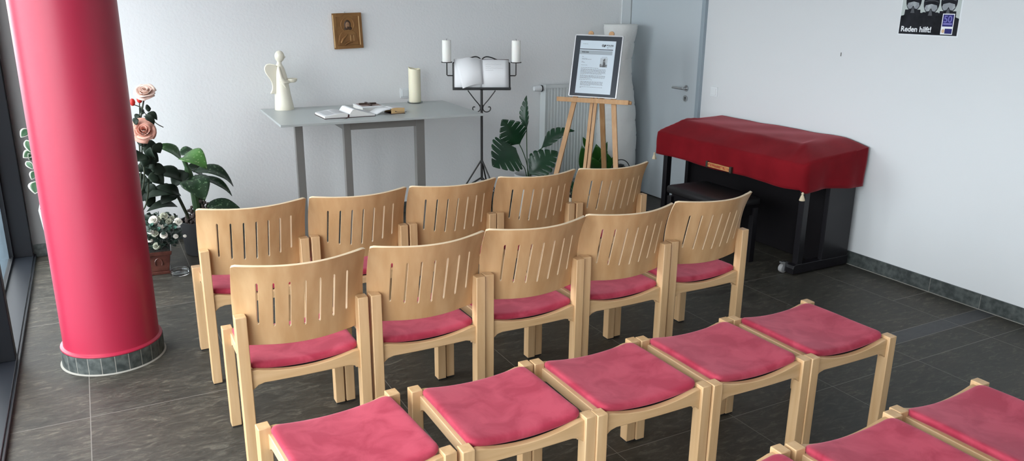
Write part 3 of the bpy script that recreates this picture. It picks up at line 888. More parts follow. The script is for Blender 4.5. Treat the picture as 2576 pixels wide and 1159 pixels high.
MB().box((0.013, -0.0296, -0.080), (0.0165, -0.0285, -0.032)).box((0.040, -0.0296, -0.078), (0.0425, -0.0285, -0.034)).build('book_edges', M_GOLDB, bk, smooth=False)
MB().tube([(-0.06, -0.026, -0.09), (-0.045, -0.028, -0.06), (-0.018, -0.029, -0.035), (-0.006, -0.029, -0.022)], [0.010, 0.011, 0.008, 0.003], 10).tube([(-0.035, -0.027, -0.105), (0.0, -0.028, -0.085), (0.03, -0.028, -0.085)], [0.008, 0.009, 0.006], 10).build('arms', M_GOLD, ic)
MB().tube([(-0.012, 0.0, IH / 2 + 0.006), (-0.012, -0.012, IH / 2 + 0.006)], 0.003, 8).tube([(-0.012, -0.012, IH / 2 + 0.006), (-0.012, -0.014, IH / 2 + 0.006)], 0.005, 8).build('screw', M_STEEL, ic)


def switch(name, label, c, facing):
    o = thing(name, label, 'switch', c, facing)
    MB().box((-0.0405, -0.008, -0.0405), (0.0405, 0, 0.0405)).build('plate', M_WHITEP, o, smooth=False, bevel=0.002)
    MB().box((-0.028, -0.013, -0.028), (0.028, -0.006, 0.028)).build('rocker', M_WHITEP, o, smooth=False, bevel=0.002)


switch('light_switch', 'white square switch on the plastered wall beside the thick candle', (2.325, YB, 1.025), 0)
switch('light_switch', 'white square switch on the smooth wall beside the door', (X1, 5.055, 1.056), math.radians(-90))
sn = MB().box((X1 - 0.004, 3.824, 1.425), (X1, 3.829, 1.45)); tag(sn.build('wall_nail', M_GSTEEL, smooth=False), 'thin bare nail in the smooth wall above the piano', 'nail')

# music stand with candle holders and guest book
SX, SY = 2.655, 5.47
MSA = math.radians(-24)
ms = thing('music_stand', 'black wrought-iron music stand with two candle arms beside the altar table', 'music stand', (SX, SY, 0), MSA)
MB().tube([(0, 0, 0.41), (0, 0, 1.16)], 0.010, 12).tube([(0, 0, 0.97), (0, 0, 1.0)], 0.014, 12).build('pole', M_WIRE, ms)
for k, az in enumerate((192, 312, 72)):
    a = math.radians(az); cx_, sx_ = math.cos(a), math.sin(a)
    MB().tube([(0, 0, 0.43), (0.15 * cx_, 0.15 * sx_, 0.345)], 0.007, 8).tube([(0.006 * cx_, 0.006 * sx_, 0.565), (0.15 * cx_, 0.15 * sx_, 0.345), (0.36 * cx_, 0.36 * sx_, 0.012), (0.375 * cx_, 0.375 * sx_, 0.006)], 0.006, 8).build('leg', M_WIRE, ms)
DZ = 1.118; LN = math.radians(16)
dm = Matrix.Translation((0, -0.02, DZ)) @ Matrix.Rotation(-LN, 4, 'X')   # desk plane: x across, z up the slope, -y to the reader
dk = MB()
dk.box((-0.221, -0.055, -0.004), (0.221, -0.004, 0.004), dm).box((-0.221, -0.058, -0.004), (0.221, -0.053, 0.008), dm)
dk.box((-0.221, -0.006, 0), (-0.211, 0.004, 0.205), dm).box((0.211, -0.006, 0), (0.221, 0.004, 0.205), dm)
top = [(-0.216, 0, 0.205), (-0.19, 0, 0.212), (-0.13, 0, 0.226), (-0.075, 0, 0.246), (-0.04, 0, 0.252), (-0.015, 0, 0.242), (0.0, 0, 0.222)]
dk.tube(smooth_path([dm @ V(p) for p in top]), 0.0045, 8).tube(smooth_path([dm @ V((-x, y, z)) for x, y, z in top]), 0.0045, 8)
dk.tube([dm @ V((0, 0.004, 0)), dm @ V((0, 0.004, 0.225))], 0.006, 8)
dk.build('desk', M_WIRE, ms)
for sx in (-1, 1):
    sc = MB(); pts = [(sx * 0.105, -0.02, 1.112), (sx * 0.055, -0.012, 1.045), (sx * 0.018, -0.006, 1.0), (sx * 0.010, -0.004, 0.972), (sx * 0.022, -0.004, 0.951), (sx * 0.043, -0.004, 0.947), (sx * 0.062, -0.004, 0.956), (sx * 0.069, -0.004, 0.974), (sx * 0.062, -0.004, 0.986), (sx * 0.05, -0.004, 0.984)]
    sc.tube(smooth_path(pts), 0.004, 8).build('scroll', M_WIRE, ms)
    ar = MB(); ar.tube([(sx * 0.216, 0.005, 1.222), (sx * 0.258, 0.005, 1.222), (sx * 0.263, 0.005, 1.227), (sx * 0.263, 0.005, 1.318)], 0.0045, 8)
    ar.lathe([(0.012, 1.316), (0.041, 1.319), (0.042, 1.325), (0.040, 1.325), (0.038, 1.322), (0.0, 1.321)], (sx * 0.263, 0.005, 0), 24)
    ar.build('candle_arm', M_WIRE, ms)
    cn = thing('white_candle', 'white candle on the music stand arm %s' % ('nearer the altar table' if sx < 0 else 'nearer the easel'), 'candle', (SX + sx * 0.263 * math.cos(MSA) - 0.005 * math.sin(MSA), SY + sx * 0.263 * math.sin(MSA) + 0.005 * math.cos(MSA), 1.3225), group='candles on the music stand')
    MB().lathe([(0.0325, 0), (0.034, 0.003), (0.034, 0.158), (0.032, 0.162), (0.018, 0.160), (0.0, 0.157)], n=32).build('wax', M_WAXW, cn)
    MB().tube([(0, 0, 0.157), (0.001, 0, 0.166), (-0.003 * sx, 0, 0.173)], 0.0014, 6).build('wick', M_WICK, cn)
gb = thing('guest_book', 'large open book of white pages on the music stand', 'book', (SX, SY, 0), MSA)
gm = dm @ Matrix.Translation((0, -0.012, 0.010))


def sheet(pts_top, pts_bot):
    return MB().grid([[gm @ V(p) for p in pts_bot], [gm @ V(p) for p in pts_top]])


# the blocks of pages: left and right halves, then the loose lifted leaf
lb_ = MB()
for k in range(4):
    f = k / 3; xe = -0.206 + 0.03 * f
    lb_.grid([[gm @ V((xe + (0 - xe) * i / 8, -0.006 - 0.010 * math.sin(PI * i / 8) - 0.007 * f, -0.002)) for i in range(9)], [gm @ V((xe + 0.012 * f + (0 - xe) * i / 8 * 0.98, -0.006 - 0.010 * math.sin(PI * i / 8) - 0.007 * f, 0.222 - 0.006 * f)) for i in range(9)]])
lb_.build('left_pages', M_PAPER, gb, solid=0.003)
rb_ = MB()
for k in range(3):
    f = k / 2; xe = 0.206 - 0.008 * f
    rb_.grid([[gm @ V((xe * i / 8, -0.006 - 0.012 * math.sin(PI * (i / 8) ** 0.7) - 0.004 * f, 0.0)) for i in range(9)], [gm @ V((xe * i / 8, -0.006 - 0.012 * math.sin(PI * (i / 8) ** 0.7) - 0.004 * f, 0.213 - 0.003 * f)) for i in range(9)]])
rb_.build('right_pages', M_PAPER, gb, solid=0.003)
lf = MB(); N = 10
bot = []; mid = []; topr = []
for i in range(N + 1):
    s_ = i / N
    bot.append(gm @ V((-0.145 + 0.155 * s_, -0.052 + 0.026 * s_ - 0.016 * math.sin(PI * s_), -0.012 + 0.038 * s_ ** 1.2 + 0.010 * math.sin(PI * s_))))
    mid.append(gm @ V((-0.172 + 0.172 * s_, -0.024 - 0.026 * math.sin(PI * s_), 0.10 + 0.02 * s_)))
    topr.append(gm @ V((-0.198 + 0.194 * s_, -0.020 - 0.018 * math.sin(PI * s_), 0.205 + 0.02 * math.sin(PI * s_ * 0.9))))
lf.grid([bot, mid, topr]).build('lifted_leaf', M_PAPER, gb, solid=0.0012)
hw = MB()
for i, (z, x0, x1) in enumerate(((0.176, 0.03, 0.15), (0.160, 0.03, 0.07), (0.146, 0.03, 0.165), (0.130, 0.03, 0.09))):
    hw.grid([[gm @ V((x0 + (x1 - x0) * q / 8, -0.0262 - 0.012 * math.sin(PI * ((x0 + (x1 - x0) * q / 8) / 0.214) ** 0.7) + 0.006, z + (0.001 if q % 2 else -0.0005))) for q in range(9)],
             [gm @ V((x0 + (x1 - x0) * q / 8, -0.0262 - 0.012 * math.sin(PI * ((x0 + (x1 - x0) * q / 8) / 0.214) ** 0.7) + 0.006, z + (0.0027 if q % 2 else 0.001))) for q in range(9)]])
hw.build('handwriting', mat('pencil grey', (0.5, 0.5, 0.51), 0.8), gb, smooth=False)
cvb = MB().box((-0.209, -0.005, -0.003), (0.209, -0.001, 0.219), gm).build('cover', M_LEATHER, gb, smooth=False)

# radiator on the back wall
ra = thing('radiator', 'white ribbed panel radiator on the back wall behind the easel', 'radiator', (3.63, YB, 0.16))
RW, RH = 0.72, 0.885
rb = MB(); pts = []
nr = 22
for k in range(nr):
    u = RW / nr
    for f, d in ((0.0, 0.0), (0.30, 0.0), (0.42, 0.010), (0.80, 0.010), (0.92, 0.0)):
        pts.append((k * u + f * u, -0.105 + d))
pts.append((RW, -0.105))
rb.grid([[(x, y, 0.03) for x, y in pts], [(x, y, RH - 0.03) for x, y in pts]])
rb.box((0, -0.112, 0), (RW, -0.098, 0.03)).box((0, -0.112, RH - 0.03), (RW, -0.098, RH))
rb.box((0, -0.1, 0.0), (RW, -0.045, RH - 0.004)).box((0, -0.045, 0.1), (0.04, -0.004, RH - 0.1)).box((RW - 0.04, -0.045, 0.1), (RW, -0.004, RH - 0.1))
rb.box((-0.006, -0.112, 0.0), (0.0, -0.02, RH + 0.002)).box((RW, -0.112, 0.0), (RW + 0.006, -0.02, RH + 0.002))
M_RAD = mat('radiator enamel', (0.62, 0.66, 0.66), 0.45)
rb.build('panel', M_RAD, ra, smooth=False)
tv = MB(); tv.tube([(-0.004, -0.07, RH - 0.03), (-0.022, -0.07, RH - 0.03)], 0.02, 16).tube([(-0.022, -0.07, RH - 0.03), (-0.032, -0.07, RH - 0.03)], 0.030, 20, mi=1)
tv.tube([(-0.03, -0.07, RH - 0.03), (-0.045, -0.07, RH - 0.03), (-0.09, -0.07, RH - 0.03), (-0.103, -0.07, RH - 0.03)], [0.027, 0.029, 0.024, 0.019], 20)
tv.build('thermostat_valve', [M_WHITEP, M_ANTH], ra)
# ------------------------------------------------------------------ easel with the framed notice
M_OAK = wood('easel beech', (0.48, 0.255, 0.105), (0.60, 0.35, 0.165), 0.5, axis=2, scale=4, stretch=10)
EA = math.radians(-50)   # yaw of the easel: its picture looks towards the chairs and the glazed wall
EO = V((3.62, 5.36, 0))
es = thing('easel', 'light wooden tripod easel standing in front of the radiator', 'easel', EO, EA)
LNE = math.radians(15)


def ep(u, h, d=0.0):
    """point on the leaning front plane of the easel: u across, h height, d out of the plane to the viewer"""
    y = (h - 1.0) * math.tan(LNE)
    return V((u, y - d, h))


def eleg(u0, h0, u1, h1, w, t):
    mb = MB(); mb.bar(ep(u0, h0), ep(u1, h1), w, t, up=(0, -1, 0.25)); return mb


for s_ in (-1, 1):
    lg = eleg(s_ * 0.314, 0.005, s_ * 0.089, 1.50, 0.040, 0.020)
    lg.tube([ep(s_ * 0.0885, 1.505, 0.010), ep(s_ * 0.0885, 1.505, -0.010)], 0.0215, 20)
    lg.tube([ep(s_ * 0.0865, 1.52, 0.010), ep(s_ * 0.0865, 1.52, -0.010)], 0.0215, 20)
    lg.build('leg', M_OAK, es, smooth=True, bevel=0.002)
mm = MB(); mm.bar(ep(-0.0165, 0.22), ep(-0.0165, 1.46), 0.026, 0.022, up=(0, -1, 0.25)); mm.bar(ep(0.0165, 0.22), ep(0.0165, 1.46), 0.026, 0.022, up=(0, -1, 0.25))
mm.build('mast', M_OAK, es, smooth=False, bevel=0.002)
mm = MB(); mm.bar(V((0.0, 0.50, 0.005)), V((0, 0.13, 1.36)), 0.042, 0.022, up=(0, 1, 0.3)); mm.build('rear_leg', M_OAK, es, smooth=False, bevel=0.002)
mm = MB(); mm.bar(ep(-0.27, 0.24, -0.021), ep(0.27, 0.24, -0.021), 0.02, 0.035, up=(0, 0, 1)); mm.build('cross_bar', M_OAK, es, smooth=False, bevel=0.002); mm = MB(); mm.bar(ep(-0.155, 1.30, -0.021), ep(0.155, 1.30, -0.021), 0.02, 0.04, up=(0, 0, 1)); mm.build('cross_bar', M_OAK, es, smooth=False, bevel=0.002)
tr_ = MB(); tr_.box((-0.30, -0.060, 0.985), (0.30, 0.0, 1.012)).box((-0.30, -0.066, 0.985), (0.30, -0.058, 1.022))
tr_.tube([(0.0, -0.03, 1.0), (0.0, -0.0, 1.0)], 0.01, 8)
tr_.build('picture_shelf', M_OAK, es, smooth=False, bevel=0.002)
tp = MB(); tp.tube([(0.30, -0.03, 0.998), (0.318, -0.03, 0.998)], 0.014, 16); tp.build('shelf_knob', M_OAK, es)

FW_, FH_ = 0.405, 0.505
M_ALU = mat('silver frame', (0.72, 0.73, 0.74), 0.3, metal=0.8)
M_MATB = mat('dark grey mount', (0.040, 0.050, 0.062), 0.18, spec=0.6, coat=0.5)
M_SHEET = mat('notice paper', (0.66, 0.75, 0.82), 0.35, coat=0.4)
M_INK = mat('printed ink', (0.03, 0.03, 0.035), 0.6)
M_GREYP = mat('grey printed band', (0.38, 0.43, 0.47), 0.5)
M_LINE = mat('small grey print', (0.22, 0.24, 0.26), 0.6)
fn = thing('framed_notice', 'silver-framed printed police notice with dark mount on the easel', 'framed notice', EO, EA)
fo = ep(-0.012, 1.024, 0.026); zax = V((0, math.sin(LNE), math.cos(LNE))); yax = V((0, -math.cos(LNE), math.sin(LNE)))
FM = Matrix.Translation(fo) @ Matrix(((1, 0, 0, 0), (0, zax.y, yax.y, 0), (0, zax.z, yax.z, 0), (0, 0, 0, 1))) @ Matrix.Rotation(math.radians(-0.6), 4, 'Z')
FB = FM   # local: x across, y up the sheet, z towards the viewer
hw_ = FW_ / 2
f = MB(); fwid = 0.010
f.box((-hw_, 0, -0.008), (-hw_ + fwid, FH_, 0.008), FB).box((hw_ - fwid, 0, -0.008), (hw_, FH_, 0.008), FB)
f.box((-hw_, FH_ - fwid, -0.008), (hw_, FH_, 0.008), FB).box((-hw_, 0, -0.008), (hw_, fwid * 0.6, 0.008), FB)
f.build('frame', M_ALU, fn, smooth=False, bevel=0.001)
MB().box((-hw_ + 0.006, 0.006, -0.006), (hw_ - 0.006, FH_ - 0.006, 0.003), FB).build('mount', M_MATB, fn, smooth=False)
sx0, sx1, sy0, sy1 = -0.150, 0.146, 0.030, 0.458
sh = MB().box((sx0, sy0, 0.003), (sx1, sy1, 0.0036), FB).build('notice_sheet', M_SHEET, fn, smooth=False)
SWd = sx1 - sx0; SHt = sy1 - sy0


def R(mb, u0, v0, u1, v1, lift=0.0004):
    """rectangle on the sheet, u 0..1 from the left, v 0..1 from the top"""
    return mb.box((sx0 + SWd * u0, sy1 - SHt * v1, 0.0036), (sx0 + SWd * u1, sy1 - SHt * v0, 0.0036 + lift), FB)


R(MB(), 0.0, 0.185, 0.93, 0.262).build('grey_band', M_GREYP, sh, smooth=False)
R(R(MB(), 0.0, 0.158, 0.94, 0.172), 0.0, 0, 0.0001, 0.0001).build('rule', M_INK, sh, smooth=False)


def T(body, u, v, size, m, bold=0.0):
    M = FB @ Matrix.Translation((sx0 + SWd * u, sy1 - SHt * v, 0.0041)); return text('lettering', body, size, m, sh, M, 0.0001, bold=bold)


T('POLIZEI', 0.745, 0.098, 0.0165, M_INK, 0.0006)
em = MB(); em.tube([FB @ V((sx0 + SWd * 0.645, sy1 - SHt * 0.088, 0.0036)), FB @ V((sx0 + SWd * 0.645, sy1 - SHt * 0.088, 0.0042))], 0.011, 20, mi=1)
em.prism([(sx0 + SWd * 0.67, sy1 - SHt * 0.11), (sx0 + SWd * 0.69, sy1 - SHt * 0.068), (sx0 + SWd * 0.725, sy1 - SHt * 0.07), (sx0 + SWd * 0.735, sy1 - SHt * 0.095), (sx0 + SWd * 0.71, sy1 - SHt * 0.094), (sx0 + SWd * 0.70, sy1 - SHt * 0.118)], 0.0036, 0.0042, FB)
em.build('emblem', [M_INK, M_LINE], sh, smooth=False)
rng = random.Random(3)


def words_line(ln, v, u0, u1, h=0.0065):
    u = u0
    while u < u1 - 0.01:
        w = min(rng.uniform(0.02, 0.07), u1 - u); R(ln, u, v, u + w, v + h, 0.0003); u += w + 0.010
    return ln


R(R(MB(), 0.065, 0.213, 0.17, 0.227, 0.0012), 0.18, 0.213, 0.265, 0.227, 0.0012).build('lettering', M_INK, sh, smooth=False)
for rows_ in ([(0.062, 0.08, 0.22)], [(0.118, 0.76, 0.93), (0.129, 0.76, 0.80)], [(0.300, 0.65, 0.82)], [(0.305, 0.09, 0.15)], [(0.338, 0.09, 0.24), (0.352, 0.09, 0.36)], [(0.396, 0.09, 0.14), (0.412, 0.09, 0.20)], [(0.462, 0.09, 0.26)], [(0.512, 0.09, 0.60)],
              [(0.536 + 0.0150 * k, 0.09, 0.80 if k < 6 else 0.70) for k in range(7)], [(0.655 + 0.0145 * k, 0.09, 0.80 if k < 4 else 0.40) for k in range(5)], [(0.738, 0.08, 0.44)],
              [(0.772 + 0.0145 * k, 0.12, 0.76 if k < 5 else 0.42) for k in range(6)], [(0.875, 0.12, 0.76), (0.889, 0.12, 0.16)]):
    ln = MB()
    for v, a_, c_ in rows_: words_line(ln, v, a_, c_)
    ln.build('lettering', M_LINE, sh, smooth=False)
ph = R(MB(), 0.615, 0.32, 0.82, 0.492).build('photo', mat('photo sky print', (0.50, 0.55, 0.58), 0.5), sh, smooth=False)
pz = MB()
def PP(poly, z1):
    pz.prism([(sx0 + SWd * (0.615 + 0.205 * u), sy1 - SHt * (0.32 + 0.172 * v)) for u, v in poly], 0.0039, z1, FB)
PP([(0, 1), (0, 0.72), (0.15, 0.62), (0.35, 0.78), (0.7, 0.74), (1, 0.72), (1, 1)], 0.0045)
PP([(0.36, 0.85), (0.40, 0.2), (0.52, 0.15), (0.60, 0.0), (0.66, 0.16), (0.72, 0.3), (0.76, 0.85)], 0.0043)
pz.build('photo_building', mat('photo dark print', (0.07, 0.075, 0.08), 0.5, vary=((0.30, 0.31, 0.32), 60, 3, (1, 1, 1), 0.45, 0.6)), ph, smooth=False)

# paper floor lamp in the corner
M_RICE = mat('white rice paper', (0.74, 0.75, 0.73), 0.8, bump=(26, 0.5, 0.01))
lm = thing('paper_floor_lamp', 'tall white crinkled paper floor lamp in the corner by the door', 'lamp', (4.335, 6.03, 0))
pr_ = []
key = [(0.0, 0.155), (0.05, 0.165), (0.25, 0.190), (0.55, 0.188), (0.75, 0.176), (0.95, 0.148), (1.10, 0.118), (1.25, 0.112), (1.40, 0.128), (1.53, 0.150), (1.575, 0.157)]
def rad(z):
    for (z0, r0), (z1, r1) in zip(key[:-1], key[1:]):
        if z <= z1:
            t = (z - z0) / (z1 - z0); t = t * t * (3 - 2 * t); return r0 + (r1 - r0) * t
    return key[-1][1]
NZ = 110
for i in range(NZ + 1):
    z = 0.02 + 1.555 * i / NZ
    c = (z % 0.142) / 0.142
    pr_.append((rad(z) - 0.007 * (1 - min(1, min(c, 1 - c) * 12)) * 0.9 , z))
lamp = MB().lathe(pr_, n=64, mod=lambda a, z: 1 + 0.012 * math.sin(3 * a + z * 9) + 0.008 * math.sin(7 * a - z * 23))
lamp.f = lamp.f[:-2]; lamp.m = lamp.m[:-2]
lo_ = lamp.build('paper_shade', M_RICE, lm, solid=0.002, angle=80)
MB().lathe([(0.14, 0), (0.14, 0.02), (0.0, 0.02)], n=32).build('base', M_WIRE, lm)
MB().tube([(-0.1, -0.08, 0.012), (-0.235, -0.02, 0.009), (-0.205, 0.10, 0.05), (-0.195, 0.165, 0.3), (-0.193, 0.165, 0.5)], 0.004, 8).build('cord', M_WIRE, lm)

# lantern
lt = thing('lantern', 'small black metal lantern on the floor in front of the paper lamp', 'lantern', (4.19, 5.735, 0), math.radians(-20))
l_ = MB(); s2 = 0.078
l_.box((-s2, -s2, 0), (s2, s2, 0.015)).box((-s2, -s2, 0.275), (s2, s2, 0.29))
for a in (-1, 1):
    for c in (-1, 1): l_.box((a * s2 - 0.006 * (a + 1), c * s2 - 0.006 * (c + 1), 0.015), (a * s2 + 0.006 * (1 - a), c * s2 + 0.006 * (1 - c), 0.275))
l_.build('body', M_WIRE, lt, smooth=False)
l_ = MB(); o_ = 0.092
l_.add([(-o_, -o_, 0.29), (o_, -o_, 0.29), (o_, o_, 0.29), (-o_, o_, 0.29), (-0.045, -0.045, 0.33), (0.045, -0.045, 0.33), (0.045, 0.045, 0.33), (-0.045, 0.045, 0.33)], [(3, 2, 1, 0), (4, 5, 6, 7), (0, 1, 5, 4), (1, 2, 6, 5), (2, 3, 7, 6), (3, 0, 4, 7)])
l_.lathe([(0.028, 0.329), (0.028, 0.345), (0.034, 0.347), (0.0, 0.356)], n=20)
l_.build('roof', M_WIRE, lt, smooth=False)
l_ = MB(); l_.tube([(0.085 * math.cos(t), 0, 0.305 + 0.088 * math.sin(t)) for t in [PI * k / 16 for k in range(17)]], 0.004, 8); l_.build('handle', M_WIRE, lt)
gl = MB()
for a in (-1, 1): gl.box((a * (s2 - 0.004) - 0.001, -s2 + 0.012, 0.02), (a * (s2 - 0.004) + 0.001, s2 - 0.012, 0.27)).box((-s2 + 0.012, a * (s2 - 0.004) - 0.001, 0.02), (s2 - 0.012, a * (s2 - 0.004) + 0.001, 0.27))
gl.build('glass', M_PANE, lt, smooth=False)
lc_ = thing('lantern_candle', 'white candle inside the black lantern', 'candle', (4.19, 5.735, 0.0155))
MB().lathe([(0.03, 0), (0.03, 0.09), (0.0, 0.088)], n=24).build('wax', M_WAXW, lc_)
# ------------------------------------------------------------------ piano, cover, bench
M_BLACKW = mat('black satin piano lacquer', (0.009, 0.008, 0.010), 0.3, spec=0.4)
M_BLACKD = mat('black piano back board', (0.006, 0.005, 0.006), 0.6, spec=0.12)
Y0, Y1 = 3.525, 5.00
pn = thing('upright_piano', 'black upright digital piano against the smooth white wall', 'piano', (4.30, (Y0 + Y1) / 2, 0))
def P(b, name, m, bev=0.003, **k):
    for v in b.v: v -= V((4.30, (Y0 + Y1) / 2, 0))
    return b.build(name, m, pn, smooth=False, bevel=bev, **k)
P(MB().box((4.04, Y0, 0.60), (4.56, Y1, 0.735)).box((4.26, Y0 + 0.02, 0.735), (4.56, Y1 - 0.02, 0.80)), 'keyboard_case', M_BLACKW)
P(MB().box((4.345, Y0 + 0.035, 0.03), (4.375, Y1 - 0.035, 0.60)), 'back_panel', M_BLACKD)
for y, s_ in ((Y0, 1), (Y1, -1)):
    a, b = sorted((y, y + s_ * 0.036))
    P(MB().box((4.315, a, 0.07), (4.57, b, 0.60)), 'side_panel', M_BLACKW)
    a, b = sorted((y, y + s_ * 0.048))
    P(MB().box((4.080, a, 0.075), (4.128, b, 0.60)), 'front_leg', M_BLACKW)
    a, b = sorted((y - s_ * 0.003, y + s_ * 0.06))
    P(MB().prism([(4.045, 0.012), (4.575, 0.012), (4.575, 0.075), (4.07, 0.078), (4.050, 0.070), (4.045, 0.05)], a, b, Matrix(((1, 0, 0, 0), (0, 0, 1, 0), (0, 1, 0, 0), (0, 0, 0, 1)))), 'foot', M_BLACKW)
    cs = MB(); cs.tube([(4.045, y + s_ * 0.075, 0.031), (4.045, y + s_ * 0.105, 0.031)], 0.030, 20)
    c_ = P(cs, 'caster_wheel', mat('grey caster', (0.36, 0.36, 0.36), 0.4), 0.003)
    P(MB().box((4.028, y + s_ * 0.058, 0.02), (4.062, y + s_ * 0.074, 0.085)).box((4.03, y + s_ * 0.06, 0.065), (4.06, y + s_ * 0.11, 0.078)), 'caster_bracket', M_STEEL, 0.001)

# red cloth cover
def cloth_material():
    m = mat('red velvet cover', (0.150, 0.0030, 0.007), 0.8, spec=0.12, sheen=0.32, vary=((0.190, 0.005, 0.010), 5, 4, (1, 1, 1), 0.35, 0.65), bump=(300, 0.15, 0.001))
    m.node_tree.nodes['Principled BSDF'].inputs['Sheen Tint'].default_value = (1, 0.36, 0.40, 1)
    m.node_tree.nodes['Principled BSDF'].inputs['Sheen Roughness'].default_value = 0.35
    return m
M_CLOTH = cloth_material()
CX0, CX1, CY0, CY1 = 4.000, 4.592, 3.485, 5.02
def top_z(x, y):
    u = (x - CX0) / (CX1 - CX0)
    hf = 0.768 + 0.118 * min(1, (x - CX0) / 0.235)
    t = (y - CY0) / 0.225
    hr = 0.782 + 0.060 * u + (0.095 - 0.045 * u) * min(1, max(0, t))
    t2 = (CY1 - y) / 0.10
    hl = 0.765 + 0.062 * u + (0.09 - 0.03 * u) * min(1, max(0, t2))
    k = 260.0
    z = -math.log(math.exp(-k * hf) + math.exp(-k * hr) + math.exp(-k * hl)) / k + 0.002
    z -= 0.020 * max(0, (u - 0.5)) * (y - CY0) / (CY1 - CY0)
    if u > 0.4: z = min(z, 0.892)
    z += 0.0022 * math.sin(y * 7 + x * 13 + 2 * math.sin(y * 3)) + 0.0010 * math.sin(y * 23 - x * 31)
    # creases near the two ends
    z += 0.010 * math.exp(-((y - 4.90 + 0.35 * (x - 4.25)) / 0.018) ** 2) * math.exp(-((x - 4.27) / 0.10) ** 2)
    z += 0.008 * math.exp(-((y - 3.68 - 0.30 * (x - 4.2)) / 0.02) ** 2) * math.exp(-((x - 4.22) / 0.12) ** 2)
    return z
NXg, NYg = 34, 84
mb = MB()
xs_ = [CX0 + (CX1 - CX0) * i / NXg for i in range(NXg + 1)]; ys_ = [CY0 + (CY1 - CY0) * j / NYg for j in range(NYg + 1)]
idx = {}
for i, x in enumerate(xs_):
    for j, y in enumerate(ys_):
        # round the plan corners a little
        xx, yy_ = x, y
        cr = 0.04
        for cx_, cy_, sx, sy in ((CX0 + cr, CY0 + cr, -1, -1), (CX0 + cr, CY1 - cr, -1, 1)):
            dx, dy = (xx - cx_) * sx, (yy_ - cy_) * sy
            if dx > 0 and dy > 0:
                m_ = max(dx, dy); r_ = math.hypot(dx, dy)
                if r_ > 0: xx = cx_ + sx * dx / r_ * m_; yy_ = cy_ + sy * dy / r_ * m_
        idx[i, j] = len(mb.v); mb.v.append(V((xx, yy_, top_z(x, y))))
for i in range(NXg):
    for j in range(NYg):
        mb.f.append([idx[i, j], idx[i + 1, j], idx[i + 1, j + 1], idx[i, j + 1]]); mb.m.append(0)
ring = [(i, 0) for i in range(NXg, -1, -1)] + [(0, j) for j in range(1, NYg + 1)] + [(i, NYg) for i in range(1, NXg + 1)]
rows = [[idx[q] for q in ring]]
NS = 9; L_ = len(ring)
for s_ in range(1, NS + 1):
    f = s_ / NS; row = []
    for k, (i, j) in enumerate(ring):
        p = mb.v[idx[i, j]]; px, py = p.x, p.y
        hem = 0.598 - 0.004 * math.sin(py * 9)
        nx, ny = 0.0, 0.0
        if i == 0: nx = -1.0
        if j == 0: ny = -1.0
        if j == NYg: ny = 1.0
        if i == 0 and j in (0, NYg): nx, ny = -0.7, 0.7 * ny
        wv = 0.004 * math.sin(py * 9 + px * 19) + 0.002 * math.sin(py * 31 + px * 44)
        if j == 0: wv += 0.010 * math.sin((px - CX0) * 17 + 0.6); hem += 0.010 * math.sin((px - CX0) * 8) - 0.012
        if i == 0 and j < 8: hem += 0.012 * (1 - j / 8)
        out = (0.004 + wv) * f + 0.004 * math.sin(PI * min(1, f * 1.4))
        row.append(len(mb.v)); mb.v.append(V((px + nx * out, py + ny * out, p.z + (hem - p.z) * f)))
    rows.append(row)
for a, b in zip(rows[:-1], rows[1:]):
    for k in range(L_ - 1):
        mb.f.append([a[k], a[k + 1], b[k + 1], b[k]]); mb.m.append(0)
CO = V((4.3, 4.26, 0.6))
cvr = thing('piano_cover', 'red velvet cloth cover with corner tassels draped over the piano', 'cloth cover', CO)
for v in mb.v: v -= CO
mb.build('cloth', M_CLOTH, cvr, solid=0.004, offset=-1, angle=70)
M_TASS = mat('cream tassel thread', (0.62, 0.52, 0.36), 0.8, bump=(200, 0.6, 0.003))
def dark(y0, y1, z0, z1, x=-0.0): return MB().box((CX0 - 0.0215, y0, z0), (CX0 - 0.012, y1, z1))
for y in (CY0 - 0.004, CY1 + 0.004):
    t_ = MB(); cz = 0.594
    c = V((CX0 + 0.004, y, cz)) - CO
    t_.lathe([(0.003, 0.004), (0.007, -0.002), (0.008, -0.008), (0.005, -0.013), (0.009, -0.020), (0.014, -0.036), (0.018, -0.050), (0.017, -0.052), (0.0, -0.050)][::-1], c, 20, mod=lambda a, z: 1 + 0.08 * math.sin(9 * a))
    t_.build('tassel', M_TASS, cvr)
def Pc(b, name, m): 
    for v in b.v: v -= CO
    return b.build(name, m, cvr, smooth=False, bevel=0.001)
lb_ = Pc(MB().box((CX0 - 0.0225, 4.125, 0.607), (CX0 - 0.010, 4.372, 0.641)), 'embroidered_label', mat('orange embroidery', (0.33, 0.06, 0.022), 0.7, vary=((0.50, 0.22, 0.07), 40, 4, (1, 1, 1), 0.45, 0.62)))
def child(b, name, m):
    for v in b.v: v -= CO
    return b.build(name, m, lb_, smooth=False)
child(MB().box((CX0 - 0.0235, 4.137, 0.635), (CX0 - 0.0222, 4.36, 0.639)).box((CX0 - 0.0235, 4.137, 0.609), (CX0 - 0.0222, 4.36, 0.613)), 'gold_border', mat('gold thread', (0.62, 0.42, 0.16), 0.45, metal=0.4))
for a, b in ((4.115, 4.135), (4.362, 4.382)):
    child(MB().box((CX0 - 0.025, a, 0.602), (CX0 - 0.010, b, 0.646)), 'clasp', mat('dark clasp', (0.03, 0.028, 0.02), 0.4))

